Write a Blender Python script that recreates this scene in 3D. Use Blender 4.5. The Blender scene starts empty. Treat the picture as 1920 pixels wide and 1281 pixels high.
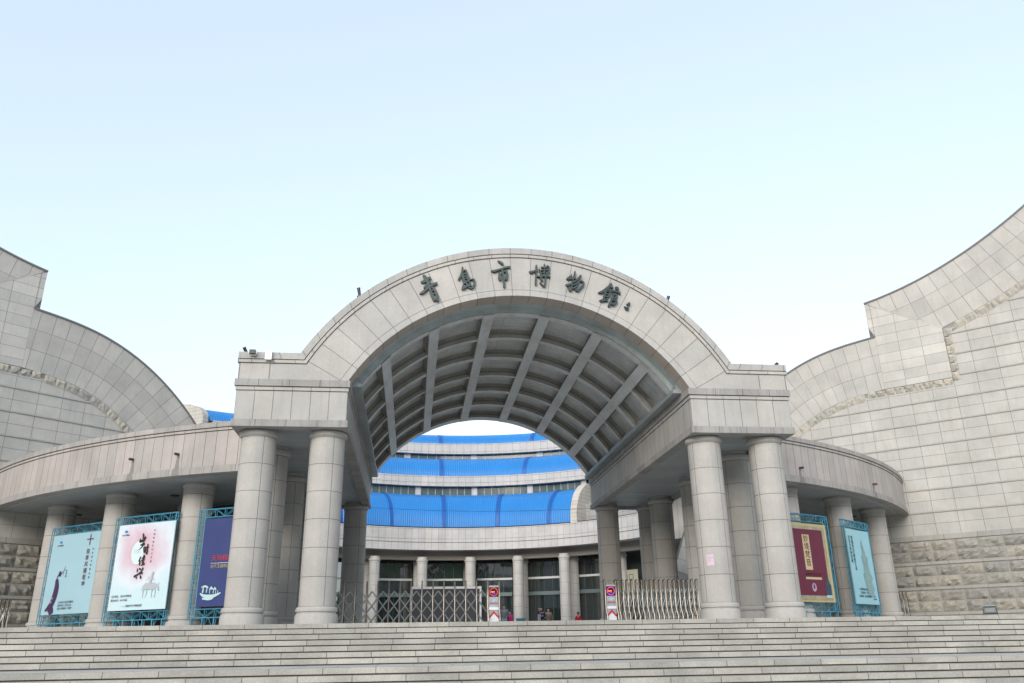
import bpy, bmesh, math, random
import numpy as np
from mathutils import Vector, Matrix
random.seed(7)
SC = bpy.context.scene
COL = SC.collection
PI = math.pi
rad = math.radians

# ------------------------------------------------------------------ camera
def make_camera():
    f, yaw, pitch, roll = 1519.2, .1228, .3586, -.0161
    d = Vector((math.sin(yaw)*math.cos(pitch), math.cos(yaw)*math.cos(pitch), math.sin(pitch)))
    rt = Vector((math.cos(yaw), -math.sin(yaw), 0)); up = rt.cross(d)
    R = math.cos(roll)*rt + math.sin(roll)*up
    U = -math.sin(roll)*rt + math.cos(roll)*up
    cd = bpy.data.cameras.new('camera'); cam = bpy.data.objects.new('camera', cd); COL.objects.link(cam)
    M = Matrix((R, U, -d)).transposed().to_4x4()
    M.translation = Vector((-3.293, -24, -.59))
    cam.matrix_world = M
    cd.sensor_width = 36; cd.lens = f/1920*36; cd.clip_start = .1; cd.clip_end = 5000
    SC.camera = cam
make_camera()

# ------------------------------------------------------------------ sky, sun, exposure
SUN_EL, SUN_AZ = rad(10), rad(-155)          # azimuth measured from +Y towards +X
def make_light():
    w = bpy.data.worlds.new("World"); SC.world = w; w.use_nodes = True
    nt = w.node_tree; bg = nt.nodes['Background']
    sky = nt.nodes.new('ShaderNodeTexSky'); sky.sky_type = 'NISHITA'
    sky.sun_disc = False; sky.sun_elevation = SUN_EL; sky.sun_rotation = SUN_AZ
    sky.altitude = 50; sky.air_density = 1.0; sky.dust_density = 1.4; sky.ozone_density = 1.5
    hs = nt.nodes.new('ShaderNodeHueSaturation'); hs.inputs['Saturation'].default_value = .78; hs.inputs['Hue'].default_value = .507
    nt.links.new(sky.outputs[0], hs.inputs['Color'])
    hz = nt.nodes.new('ShaderNodeMix'); hz.data_type = 'RGBA'; hz.inputs[0].default_value = .62      # thin even haze over the clear sky
    hz.inputs[7].default_value = (1.19, 1.375, 1.56, 1)
    nt.links.new(hs.outputs[0], hz.inputs[6]); nt.links.new(hz.outputs[2], bg.inputs[0]); bg.inputs[1].default_value = .15
    s = bpy.data.lights.new('sun', 'SUN'); s.energy = 1.5; s.angle = rad(60); s.color = (1, .94, .87)
    o = bpy.data.objects.new('sun', s); COL.objects.link(o)
    d = Vector((math.sin(SUN_AZ)*math.cos(SUN_EL), math.cos(SUN_AZ)*math.cos(SUN_EL), math.sin(SUN_EL)))
    o.rotation_euler = d.to_track_quat('Z', 'Y').to_euler()
    SC.view_settings.view_transform = 'Standard'; SC.view_settings.look = 'None'
    SC.view_settings.gamma = 1; SC.view_settings.use_curve_mapping = False
    SC.view_settings.exposure = 2.06
make_light()

# ------------------------------------------------------------------ materials
MATS = {}
def nmat(name):
    m = bpy.data.materials.new(name); m.use_nodes = True
    nt = m.node_tree; return m, nt, nt.nodes['Principled BSDF']
def simple(name, col, rough=.6, metal=0, noise=0, nscale=3, bump=0, emit=0, spec=.5, ior=None):
    if name in MATS: return MATS[name]
    m, nt, b = nmat(name)
    b.inputs['Base Color'].default_value = (*col, 1); b.inputs['Roughness'].default_value = rough
    b.inputs['Metallic'].default_value = metal; b.inputs['Specular IOR Level'].default_value = spec
    if ior: b.inputs['IOR'].default_value = ior
    if noise:
        tc = nt.nodes.new('ShaderNodeTexCoord'); n = nt.nodes.new('ShaderNodeTexNoise')
        n.inputs['Scale'].default_value = nscale; n.inputs['Detail'].default_value = 6
        nt.links.new(tc.outputs['Object'], n.inputs['Vector'])
        mx = nt.nodes.new('ShaderNodeMix'); mx.data_type = 'RGBA'
        mx.inputs[6].default_value = (*[c*(1-noise) for c in col], 1); mx.inputs[7].default_value = (*[min(1, c*(1+noise)) for c in col], 1)
        nt.links.new(n.outputs['Fac'], mx.inputs[0]); nt.links.new(mx.outputs[2], b.inputs['Base Color'])
        if bump:
            bp = nt.nodes.new('ShaderNodeBump'); bp.inputs['Strength'].default_value = bump; bp.inputs['Distance'].default_value = .02
            nt.links.new(n.outputs['Fac'], bp.inputs['Height']); nt.links.new(bp.outputs[0], b.inputs['Normal'])
    if emit:
        b.inputs['Emission Color'].default_value = (*col, 1); b.inputs['Emission Strength'].default_value = emit
    MATS[name] = m; return m

def stone(name, col, var=.06, bw=1., bh=1., offs=0., mortar=.012, mcol=None, rough=.75, speck=.11, stain=.13, streak=.0, bump=.35, warm=.03):
    """granite panels: brick pattern in metres along the UVs, grain, blotches and vertical rain streaks"""
    if name in MATS: return MATS[name]
    m, nt, b = nmat(name); N = nt.nodes.new; L = nt.links.new
    mcol = mcol or [c*.42 for c in col]
    uv = N('ShaderNodeUVMap'); br = N('ShaderNodeTexBrick'); tc = N('ShaderNodeTexCoord')
    L(uv.outputs[0], br.inputs['Vector'])
    br.offset = offs; br.squash = 1; br.offset_frequency = 2
    br.inputs['Scale'].default_value = 1; br.inputs['Brick Width'].default_value = bw; br.inputs['Row Height'].default_value = bh
    br.inputs['Mortar Size'].default_value = mortar; br.inputs['Mortar Smooth'].default_value = .3; br.inputs['Bias'].default_value = 0
    c1 = [col[0]*(1-var), col[1]*(1-var), col[2]*(1-var)]
    c2 = [col[0]*(1+var+warm), col[1]*(1+var), col[2]*(1+var-warm*.7)]
    br.inputs['Color1'].default_value = (*c1, 1); br.inputs['Color2'].default_value = (*c2, 1); br.inputs['Mortar'].default_value = (*mcol, 1)
    def noise(scale, det, vec=None, rough=.6):
        n = N('ShaderNodeTexNoise'); n.inputs['Scale'].default_value = scale; n.inputs['Detail'].default_value = det; n.inputs['Roughness'].default_value = rough
        L(vec or tc.outputs['Object'], n.inputs['Vector']); return n
    def mul(colsock, fac, lo, hi, a=.3, z=.7):
        mr = N('ShaderNodeMapRange'); mr.inputs['From Min'].default_value = a; mr.inputs['From Max'].default_value = z
        mr.inputs['To Min'].default_value = lo; mr.inputs['To Max'].default_value = hi
        L(fac, mr.inputs[0]); mx = N('ShaderNodeMix'); mx.data_type = 'RGBA'; mx.blend_type = 'MULTIPLY'; mx.inputs[0].default_value = 1
        L(colsock, mx.inputs[6]); L(mr.outputs[0], mx.inputs[7]); return mx.outputs[2]
    g = noise(34, 3, rough=.8)
    c = mul(br.outputs['Color'], g.outputs['Fac'], 1-speck, 1+speck)
    if stain:
        s = noise(.9, 5); c = mul(c, s.outputs['Fac'], 1-stain, 1+stain*.6)
    if streak:
        mp = N('ShaderNodeMapping'); mp.inputs['Scale'].default_value = (5, 5, .35); L(tc.outputs['Object'], mp.inputs['Vector'])
        s2 = noise(1.6, 4, mp.outputs[0]); c = mul(c, s2.outputs['Fac'], 1-streak, 1.02, .28, .5)
    L(c, b.inputs['Base Color']); b.inputs['Roughness'].default_value = rough; b.inputs['Specular IOR Level'].default_value = .3
    if bump:
        inv = N('ShaderNodeMath'); inv.operation = 'SUBTRACT'; inv.inputs[0].default_value = 1; L(br.outputs['Fac'], inv.inputs[1])
        ad = N('ShaderNodeMath'); ad.operation = 'MULTIPLY_ADD'; L(g.outputs['Fac'], ad.inputs[0]); ad.inputs[1].default_value = .25; L(inv.outputs[0], ad.inputs[2])
        bp = N('ShaderNodeBump'); bp.inputs['Strength'].default_value = bump; bp.inputs['Distance'].default_value = .01
        L(ad.outputs[0], bp.inputs['Height']); L(bp.outputs[0], b.inputs['Normal'])
    MATS[name] = m; return m

GR = (.445, .43, .405); GRP = (.415, .385, .365); GRW = (.45, .44, .41)
S_panel = lambda: stone('gate panel granite', GR, .05, .567, 20, streak=.06)
S_cap   = lambda: stone('weathered coping granite', (.36, .35, .335), .09, .9, 20, streak=.28, stain=.2)
S_ring  = lambda: stone('arch voussoir granite', (.45, .435, .41), .05, .644, 20, streak=.05)
S_side  = lambda: stone('gate side granite', (.56, .51, .465), .04, .567, 20, streak=.12)
S_col   = lambda: stone('column drum granite', (.435, .42, .395), .035, .82, .81, streak=.05, mortar=.011)
S_colp  = lambda: stone('plain column granite', (.435, .42, .395), .02, 50, 50, mortar=.0, streak=.06)
S_wing  = lambda: stone('wing fascia granite', GRP, .07, .43, 20, streak=.10)
S_wcap  = lambda: stone('wing coping granite', (.36, .345, .33), .08, .86, 20, streak=.25)
S_wall  = lambda: stone('wall ashlar granite', GRW, .035, 1.0, .525, mortar=.014, streak=.07, mcol=(.255, .245, .21))
S_swoop = lambda: stone('wall swoop granite', (.45, .435, .405), .05, .66, .933, mortar=.014, streak=.05, mcol=(.21, .20, .18))
S_rock  = lambda: rock_mat('quarry faced rock', (.34, .32, .28))
S_rockl = lambda: rock_mat('pale quarry faced rock', (.42, .39, .335))
S_mort  = lambda: stone('smooth band granite', (.36, .35, .325), .04, 1.0, 30, mortar=.008, streak=.1)
S_step  = lambda: stone('step slab granite', (.405, .395, .358), .12, 1.03, 30, mortar=.010, mcol=(.16, .15, .14), speck=.20, stain=.24, bump=.3)
S_pave  = lambda: stone('plaza paving granite', (.45, .45, .42), .08, .8, .8, mortar=.008, stain=.15)
S_hall  = lambda: stone('hall band granite', (.47, .46, .45), .06, .62, 30, mortar=.014, streak=.06)
M_slat  = lambda: stone('soffit metal slats', (.42, .455, .475), .08, 40, .15, mortar=.014, mcol=(.10, .11, .115), rough=.45, speck=.0, stain=.15, bump=.2)
M_coff  = lambda: stone('coffer slats', (.64, .65, .645), .05, 60, .155, mortar=.010, mcol=(.34, .355, .355), rough=.45, speck=.03, stain=.22, streak=.18, bump=.15)
M_dark  = lambda: simple('dark recess', (.045, .045, .045), .8)
M_steel = lambda: simple('polished stainless steel', (.21, .185, .16), .32, 1)
M_glass = lambda: simple('dark tinted glass', (.018, .028, .028), .03, 0, spec=1.0, ior=2.2)
M_wglass= lambda: simple('grey window glass', (.065, .10, .105), .12, 0, spec=.4)
M_white = lambda: simple('white painted metal', (.86, .87, .88), .4)
M_black = lambda: simple('black metal', (.02, .02, .022), .4)
M_truss = lambda: simple('blue painted truss', (.06, .28, .40), .45, 0, .15, 9)

def coffer_mat(name='coffer metal', col=(.33, .35, .355), stain=True):
    if name in MATS: return MATS[name]
    m, nt, b = nmat(name); N = nt.nodes.new; L = nt.links.new
    tc = N('ShaderNodeTexCoord'); mp = N('ShaderNodeMapping'); mp.inputs['Scale'].default_value = (1.2, .5, 1.2)
    L(tc.outputs['Object'], mp.inputs[0])
    n = N('ShaderNodeTexNoise'); n.inputs['Scale'].default_value = 1.6; n.inputs['Detail'].default_value = 7; n.inputs['Roughness'].default_value = .65
    L(mp.outputs[0], n.inputs['Vector'])
    cr = N('ShaderNodeValToRGB'); e = cr.color_ramp.elements
    e[0].position = .28; e[0].color = (col[0]*.78, col[1]*.74, col[2]*.68, 1)
    e[1].position = .56; e[1].color = (*col, 1)
    e2 = cr.color_ramp.elements.new(.75); e2.color = (col[0]*1.1, col[1]*1.1, col[2]*1.11, 1)
    L(n.outputs['Fac'], cr.inputs[0]); L(cr.outputs[0], b.inputs['Base Color'])
    b.inputs['Roughness'].default_value = .42; b.inputs['Specular IOR Level'].default_value = .5
    MATS[name] = m; return m

def rock_mat(name, col):
    if name in MATS: return MATS[name]
    m, nt, b = nmat(name); N = nt.nodes.new; L = nt.links.new
    tc = N('ShaderNodeTexCoord'); g = N('ShaderNodeNewGeometry')
    n = N('ShaderNodeTexNoise'); n.inputs['Scale'].default_value = 4.5; n.inputs['Detail'].default_value = 8; n.inputs['Roughness'].default_value = .7
    L(tc.outputs['Object'], n.inputs['Vector'])
    mx = N('ShaderNodeMix'); mx.data_type = 'RGBA'; L(g.outputs['Random Per Island'], mx.inputs[0])
    mx.inputs[6].default_value = (col[0]*.82, col[1]*.84, col[2]*.88, 1); mx.inputs[7].default_value = (col[0]*1.12, col[1]*1.1, col[2]*1.06, 1)
    mr = N('ShaderNodeMapRange'); mr.inputs['From Min'].default_value = .3; mr.inputs['From Max'].default_value = .7; mr.inputs['To Min'].default_value = .80; mr.inputs['To Max'].default_value = 1.18
    L(n.outputs['Fac'], mr.inputs[0]); m2 = N('ShaderNodeMix'); m2.data_type = 'RGBA'; m2.blend_type = 'MULTIPLY'; m2.inputs[0].default_value = 1
    L(mx.outputs[2], m2.inputs[6]); L(mr.outputs[0], m2.inputs[7]); L(m2.outputs[2], b.inputs['Base Color'])
    bp = N('ShaderNodeBump'); bp.inputs['Strength'].default_value = .5; bp.inputs['Distance'].default_value = .025; L(n.outputs['Fac'], bp.inputs['Height']); L(bp.outputs[0], b.inputs['Normal'])
    b.inputs['Roughness'].default_value = .9; b.inputs['Specular IOR Level'].default_value = .2
    MATS[name] = m; return m

def roof_mat():
    if 'roof' in MATS: return MATS['roof']
    m, nt, b = nmat('blue corrugated roofing'); N = nt.nodes.new; L = nt.links.new
    uv = N('ShaderNodeUVMap'); wv = N('ShaderNodeTexWave'); wv.bands_direction = 'X'; wv.inputs['Scale'].default_value = 2.1
    wv.inputs['Distortion'].default_value = 0
    L(uv.outputs[0], wv.inputs['Vector'])
    n = N('ShaderNodeTexNoise'); n.inputs['Scale'].default_value = .5; n.inputs['Detail'].default_value = 5
    tc = N('ShaderNodeTexCoord'); L(tc.outputs['Object'], n.inputs['Vector'])
    mx = N('ShaderNodeMix'); mx.data_type = 'RGBA'; mx.inputs[6].default_value = (.007, .165, .48, 1); mx.inputs[7].default_value = (.016, .225, .62, 1)
    L(n.outputs['Fac'], mx.inputs[0])
    mx2 = N('ShaderNodeMix'); mx2.data_type = 'RGBA'; mx2.blend_type = 'MULTIPLY'; mx2.inputs[0].default_value = 1
    mr = N('ShaderNodeMapRange'); mr.inputs['To Min'].default_value = .80; mr.inputs['To Max'].default_value = 1.08; L(wv.outputs['Fac'], mr.inputs[0])
    L(mx.outputs[2], mx2.inputs[6]); L(mr.outputs[0], mx2.inputs[7]); L(mx2.outputs[2], b.inputs['Base Color'])
    bp = N('ShaderNodeBump'); bp.inputs['Strength'].default_value = .6; bp.inputs['Distance'].default_value = .04
    L(wv.outputs['Fac'], bp.inputs['Height']); L(bp.outputs[0], b.inputs['Normal'])
    b.inputs['Roughness'].default_value = .45
    MATS['roof'] = m; return m

# ------------------------------------------------------------------ mesh helpers
class MB:
    def __init__(s): s.v = []; s.f = []; s.uv = []
    def face(s, pts, uv=None):
        i = len(s.v); s.v += [tuple(p) for p in pts]; s.f.append(list(range(i, i+len(pts)))); s.uv.append(uv)
    def box(s, x0, x1, y0, y1, z0, z1, M=None, u0=None):
        P = [(x0,y0,z0),(x1,y0,z0),(x1,y1,z0),(x0,y1,z0),(x0,y0,z1),(x1,y0,z1),(x1,y1,z1),(x0,y1,z1)]
        if M is not None: P = [tuple(M @ Vector(p)) for p in P]
        for q in ((0,1,5,4),(1,2,6,5),(2,3,7,6),(3,0,4,7),(4,5,6,7),(3,2,1,0)): s.face([P[k] for k in q])
    def tube(s, path, r, n=8, cap=True, r2=None):
        path = [Vector(p) for p in path]; rings = []
        for i, p in enumerate(path):
            t = (path[min(i+1, len(path)-1)]-path[max(i-1, 0)])
            t = t.normalized() if t.length else Vector((0,0,1))
            a = Vector((0,0,1)) if abs(t.z) < .9 else Vector((1,0,0))
            u = t.cross(a).normalized(); w = t.cross(u)
            rr = r if r2 is None else r+(r2-r)*i/max(1, len(path)-1)
            rings.append([p+(u*math.cos(2*PI*k/n)+w*math.sin(2*PI*k/n))*rr for k in range(n)])
        for A, B in zip(rings, rings[1:]):
            for k in range(n): s.face([A[k], A[(k+1)%n], B[(k+1)%n], B[k]])
        if cap: s.face(rings[0][::-1]); s.face(rings[-1])
    def lathe(s, prof, c, n=32, u_off=0):
        R = max(p[0] for p in prof)
        for (r0, z0), (r1, z1) in zip(prof, prof[1:]):
            for k in range(n):
                a, b = 2*PI*k/n, 2*PI*(k+1)/n
                P = [(c[0]+r*math.sin(t), c[1]-r*math.cos(t), z) for r, z, t in ((r0,z0,a),(r0,z0,b),(r1,z1,b),(r1,z1,a))]
                s.face(P, [(u_off+R*a, z0), (u_off+R*b, z0), (u_off+R*b, z1), (u_off+R*a, z1)])
    def arc(s, prof, a0, a1, n, c, sg, closed=False, vz=True, ends=False, ur=None):
        """profile of (r, z) swept about c from angle a0 to a1 (degrees); sg -1: in front of c, +1: behind it"""
        pr = prof+[prof[0]] if closed else prof
        P = lambda r, z, a: (c[0]+r*math.sin(a), c[1]+sg*r*math.cos(a), z)
        R = ur or prof[0][0]
        for (r0, z0), (r1, z1) in zip(pr, pr[1:]):
            for k in range(n):
                a, b = rad(a0+(a1-a0)*k/n), rad(a0+(a1-a0)*(k+1)/n)
                v0, v1 = (z0+5, z1+5) if abs(z1-z0) >= abs(r1-r0) else (r0+5, r1+5)
                s.face([P(r0,z0,a), P(r0,z0,b), P(r1,z1,b), P(r1,z1,a)], [(R*a,v0),(R*b,v0),(R*b,v1),(R*a,v1)])
        if ends:
            for t in (a0, a1): s.face([P(r, z, rad(t)) for r, z in prof])
    def build(s, name, mat, parent=None, smooth=False, merge=True):
        me = bpy.data.meshes.new(name); me.from_pydata(s.v, [], s.f); uvl = me.uv_layers.new(name='UVMap')
        for p, uv in zip(me.polygons, s.uv):
            if uv is None:
                n = p.normal; ax = max(range(3), key=lambda k: abs(n[k]))
                for li in p.loop_indices:
                    c = me.vertices[me.loops[li].vertex_index].co
                    uvl.data[li].uv = (c.x, c.y) if ax == 2 else ((c.y, c.z+5) if ax == 0 else (c.x, c.z+5))
            else:
                for li, q in zip(p.loop_indices, uv): uvl.data[li].uv = q
        if merge:
            bm = bmesh.new(); bm.from_mesh(me); bmesh.ops.remove_doubles(bm, verts=bm.verts, dist=.0004)
            bmesh.ops.recalc_face_normals(bm, faces=bm.faces) if smooth else None
            bm.to_mesh(me); bm.free()
        if smooth:
            for p in me.polygons: p.use_smooth = True
            try: me.set_sharp_from_angle(angle=rad(35))
            except Exception: pass
        me.materials.append(mat)
        o = bpy.data.objects.new(name, me); COL.objects.link(o)
        if parent: o.parent = parent
        return o

def tag(o, label=None, cat=None, group=None, kind=None):
    if label: o['label'] = label
    if cat: o['category'] = cat
    if group: o['group'] = group
    if kind: o['kind'] = kind
    return o
def thing(name, label, cat, loc=(0,0,0), rz=0, group=None, parent=None):
    o = bpy.data.objects.new(name, None); COL.objects.link(o); o.location = loc; o.rotation_euler = (0, 0, rz)
    if parent: o.parent = parent
    return tag(o, label, cat, group)
def copy_tree(o, parent=None):
    c = o.copy(); COL.objects.link(c)
    if parent: c.parent = parent
    for ch in list(o.children): copy_tree(ch, c)
    return c
def catmull(P, n=6):
    if len(P) < 3: return P
    out = []; Q = [P[0]]+list(P)+[P[-1]]
    for i in range(1, len(Q)-2):
        for k in range(n):
            t = k/n
            out.append(tuple(.5*((2*b)+(-a+c)*t+(2*a-5*b+4*c-d)*t*t+(-a+3*b-3*c+d)*t**3) for a, b, c, d in zip(Q[i-1], Q[i], Q[i+1], Q[i+2])))
    out.append(P[-1]); return out
def brush(mb, stroke, y0, y1, flat=False):
    """a brush stroke of (x, z, width) laid in the XZ plane with real thickness y0 (front) to y1"""
    S = catmull(stroke, 5); L = []; Rr = []
    for i, (x, z, w) in enumerate(S):
        a, b = S[max(0, i-1)], S[min(len(S)-1, i+1)]
        dx, dz = b[0]-a[0], b[1]-a[1]; l = math.hypot(dx, dz) or 1
        nx, nz = -dz/l*w/2, dx/l*w/2; L.append((x+nx, z+nz)); Rr.append((x-nx, z-nz))
    def end(i, j):
        x, z, w = S[i]; dx, dz = x-S[j][0], z-S[j][1]; l = math.hypot(dx, dz) or 1
        return (x+dx/l*w*.42, z+dz/l*w*.42)
    e0, e1 = end(0, 1), end(-1, -2)
    for i in range(len(S)-1):
        mb.face([(*p[:1], y0, p[1]) for p in (L[i], L[i+1], Rr[i+1], Rr[i])])
    mb.face([(p[0], y0, p[1]) for p in (e0, L[0], Rr[0])]); mb.face([(p[0], y0, p[1]) for p in (L[-1], e1, Rr[-1])])
    if not flat:
        loop = [e0]+L+[e1]+Rr[::-1]
        for p, q in zip(loop, loop[1:]+loop[:1]): mb.face([(p[0],y0,p[1]), (q[0],y0,q[1]), (q[0],y1,q[1]), (p[0],y1,p[1])])
def poly(mb, pts, y0, y1=None):
    mb.face([(x, y0, z) for x, z in pts])
    if y1 is not None:
        for p, q in zip(pts, pts[1:]+pts[:1]): mb.face([(p[0],y0,p[1]), (q[0],y0,q[1]), (q[0],y1,q[1]), (p[0],y1,p[1])])
def text(name, body, size, mat, parent, loc, rot=(PI/2, 0, 0), extrude=.002, align='CENTER', vertical=False, line=1.0):
    c = bpy.data.curves.new(name, 'FONT'); c.body = '\n'.join(body) if vertical else body
    c.size = size; c.align_x = align; c.align_y = 'TOP' if vertical else 'CENTER'; c.extrude = extrude; c.space_line = line; c.resolution_u = 2
    t = bpy.data.objects.new(name, c); COL.objects.link(t)
    bpy.context.view_layer.update()
    me = bpy.data.meshes.new_from_object(t.evaluated_get(bpy.context.evaluated_depsgraph_get()))
    bpy.data.objects.remove(t)
    me.materials.clear(); me.materials.append(mat)
    o = bpy.data.objects.new(name, me); COL.objects.link(o); o.parent = parent; o.location = loc; o.rotation_euler = rot
    return o
CHARS = [('character',[[[-3.197,10.659,0.056],[-3.12,10.579,0.103],[-3.051,10.426,0.084],[-2.982,10.253,0.084]],[[-3.257,10.418,0.047],[-3.173,10.442,0.103],[-3.072,10.518,0.094],[-2.984,10.584,0.094]],[[-3.163,10.226,0.037],[-3.095,10.29,0.079],[-3.04,10.354,0.075],[-2.957,10.435,0.066]],[[-3.284,10.011,0.037],[-3.201,10.05,0.084],[-3.092,10.157,0.075],[-2.982,10.253,0.065],[-2.881,10.34,0.084],[-2.755,10.396,0.075]],[[-3.159,10.226,0.037],[-3.066,10.24,0.037],[-3.0,10.212,0.056]],[[-2.981,10.212,0.065],[-2.921,10.02,0.084],[-2.862,9.869,0.084],[-2.823,9.763,0.046]],[[-2.925,10.214,0.037],[-2.878,10.226,0.065],[-2.811,10.116,0.075],[-2.743,9.955,0.084],[-2.713,9.843,0.093],[-2.731,9.792,0.074],[-2.806,9.84,0.037]],[[-2.895,10.133,0.047],[-2.84,10.151,0.037]],[[-2.883,10.001,0.056],[-2.828,10.023,0.037]],[[-2.843,9.849,0.037],[-2.769,9.841,0.037]]]),('character',[[[-1.932,11.002,0.049],[-1.927,10.912,0.065],[-1.947,10.803,0.065],[-1.987,10.685,0.065],[-2.051,10.557,0.057]],[[-1.947,10.839,0.049],[-1.882,10.878,0.041],[-1.825,10.898,0.049],[-1.792,10.809,0.065],[-1.759,10.676,0.065],[-1.734,10.552,0.065],[-1.726,10.48,0.049]],[[-1.93,10.759,0.065],[-1.913,10.634,0.073],[-1.88,10.51,0.073],[-1.855,10.422,0.057]],[[-1.922,10.741,0.049],[-1.841,10.771,0.049]],[[-1.897,10.661,0.049],[-1.808,10.674,0.049]],[[-1.872,10.582,0.041],[-1.783,10.603,0.041]],[[-1.856,10.484,0.041],[-1.734,10.525,0.041],[-1.686,10.643,0.033]],[[-1.701,10.544,0.033],[-1.604,10.583,0.041],[-1.547,10.559,0.057],[-1.539,10.452,0.073],[-1.571,10.335,0.073],[-1.636,10.262,0.057],[-1.733,10.293,0.032]],[[-1.896,10.385,0.041],[-1.911,10.295,0.065],[-1.919,10.224,0.073]],[[-1.919,10.224,0.065],[-1.846,10.28,0.073],[-1.758,10.337,0.065],[-1.668,10.376,0.073],[-1.701,10.446,0.049]],[[-1.815,10.468,0.049],[-1.766,10.354,0.057]]]),('character',[[[-0.768,11.277,0.023],[-0.686,11.235,0.073],[-0.605,11.178,0.082]],[[-0.98,10.908,0.036],[-0.898,10.901,0.073],[-0.78,10.941,0.064],[-0.634,10.997,0.055],[-0.488,11.053,0.068],[-0.374,11.073,0.064]],[[-0.634,10.977,0.064],[-0.6,10.799,0.068],[-0.575,10.582,0.063],[-0.563,10.424,0.068],[-0.564,10.336,0.054]],[[-0.722,10.874,0.018],[-0.709,10.755,0.091],[-0.701,10.646,0.109],[-0.693,10.587,0.063]],[[-0.691,10.785,0.036],[-0.627,10.838,0.036]],[[-0.563,10.88,0.036],[-0.499,10.917,0.045],[-0.472,10.864,0.082],[-0.474,10.705,0.091],[-0.493,10.625,0.063],[-0.565,10.641,0.045]]]),('character',[[[0.276,10.929,0.04],[0.34,10.914,0.072],[0.421,10.952,0.056],[0.551,10.984,0.04]],[[0.515,11.168,0.049],[0.513,11.079,0.057],[0.495,10.841,0.036],[0.482,10.665,0.04],[0.477,10.465,0.048]],[[0.684,11.113,0.04],[0.748,11.098,0.04],[0.861,11.111,0.041]],[[0.871,11.174,0.032],[0.927,11.132,0.057],[0.937,11.075,0.041]],[[0.788,11.223,0.041],[0.781,11.117,0.041],[0.771,10.94,0.04],[0.755,10.808,0.04]],[[0.609,11.035,0.036],[0.646,10.917,0.048],[0.675,10.813,0.048]],[[0.648,10.988,0.032],[0.778,11.011,0.036],[0.875,11.015,0.049],[0.93,10.982,0.065],[0.871,10.891,0.065],[0.836,10.82,0.057]],[[0.678,10.901,0.036],[0.832,10.934,0.036]],[[0.684,10.827,0.036],[0.829,10.832,0.036]],[[0.537,10.764,0.04],[0.642,10.768,0.048],[0.771,10.791,0.048],[0.9,10.783,0.057],[0.968,10.759,0.032]],[[0.633,10.741,0.04],[0.679,10.673,0.089],[0.69,10.612,0.048]],[[0.811,10.766,0.048],[0.806,10.626,0.048],[0.783,10.503,0.052],[0.752,10.423,0.064],[0.705,10.448,0.048],[0.62,10.557,0.032]]]),('character',[[[1.683,10.883,0.023],[1.672,10.824,0.062],[1.609,10.771,0.069],[1.53,10.722,0.062]],[[1.53,10.718,0.054],[1.691,10.725,0.046],[1.824,10.763,0.062]],[[1.807,11.001,0.039],[1.796,10.912,0.054],[1.756,10.785,0.042],[1.71,10.617,0.042],[1.673,10.475,0.046],[1.635,10.3,0.061]],[[1.635,10.3,0.054],[1.598,10.323,0.054],[1.56,10.421,0.023]],[[1.491,10.509,0.046],[1.536,10.486,0.069],[1.669,10.557,0.062],[1.796,10.645,0.054],[1.908,10.741,0.07],[1.994,10.853,0.07]],[[1.712,10.493,0.031],[1.791,10.529,0.046],[1.903,10.641,0.046]],[[1.919,10.65,0.046],[1.981,10.661,0.054],[2.072,10.615,0.054],[2.052,10.514,0.069],[1.954,10.394,0.077],[1.842,10.308,0.077],[1.799,10.355,0.046]],[[1.699,10.364,0.023],[1.786,10.413,0.046],[1.883,10.532,0.046],[1.933,10.626,0.046]]]),('character',[[[2.995,10.61,0.046],[3.001,10.551,0.087],[2.889,10.449,0.092],[2.755,10.336,0.092],[2.642,10.273,0.073],[2.568,10.26,0.046]],[[3.001,10.482,0.055],[3.059,10.455,0.064]],[[2.868,10.399,0.055],[2.963,10.383,0.046]],[[2.809,10.328,0.064],[2.775,10.209,0.073],[2.73,10.052,0.064],[2.708,9.993,0.055]],[[2.808,10.318,0.037],[2.9,10.321,0.046],[2.973,10.324,0.064],[2.929,10.195,0.073],[2.861,10.115,0.064]],[[2.803,10.22,0.041],[2.913,10.224,0.041]],[[2.77,10.131,0.041],[2.87,10.125,0.046]],[[2.598,9.979,0.055],[2.661,9.972,0.073],[2.772,10.005,0.073],[2.827,9.997,0.082],[2.849,10.066,0.046]],[[3.157,10.478,0.046],[3.201,10.441,0.101],[3.239,10.393,0.055]],[[3.033,10.395,0.046],[3.02,10.336,0.083]],[[3.02,10.331,0.064],[3.12,10.33,0.055],[3.237,10.295,0.074],[3.294,10.243,0.055]],[[3.06,10.249,0.037],[3.036,10.141,0.064],[2.972,9.983,0.064],[2.909,9.854,0.073],[2.891,9.781,0.064]],[[3.066,10.191,0.037],[3.149,10.194,0.055],[3.174,10.155,0.073],[3.105,10.085,0.064],[3.022,10.072,0.041]],[[3.009,10.003,0.037],[3.118,9.998,0.055],[3.152,9.95,0.073],[3.094,9.89,0.073],[3.045,9.84,0.073],[2.948,9.885,0.041]]]),('signature',[[[3.573,9.955,0.028],[3.537,9.828,0.055]],[[3.504,9.885,0.037],[3.606,9.898,0.037]],[[3.58,9.926,0.037],[3.594,9.859,0.028]],[[3.411,9.785,0.027],[3.468,9.748,0.037],[3.523,9.76,0.027]],[[3.449,9.747,0.027],[3.455,9.69,0.027],[3.528,9.692,0.037],[3.539,9.731,0.037]]])]
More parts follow.
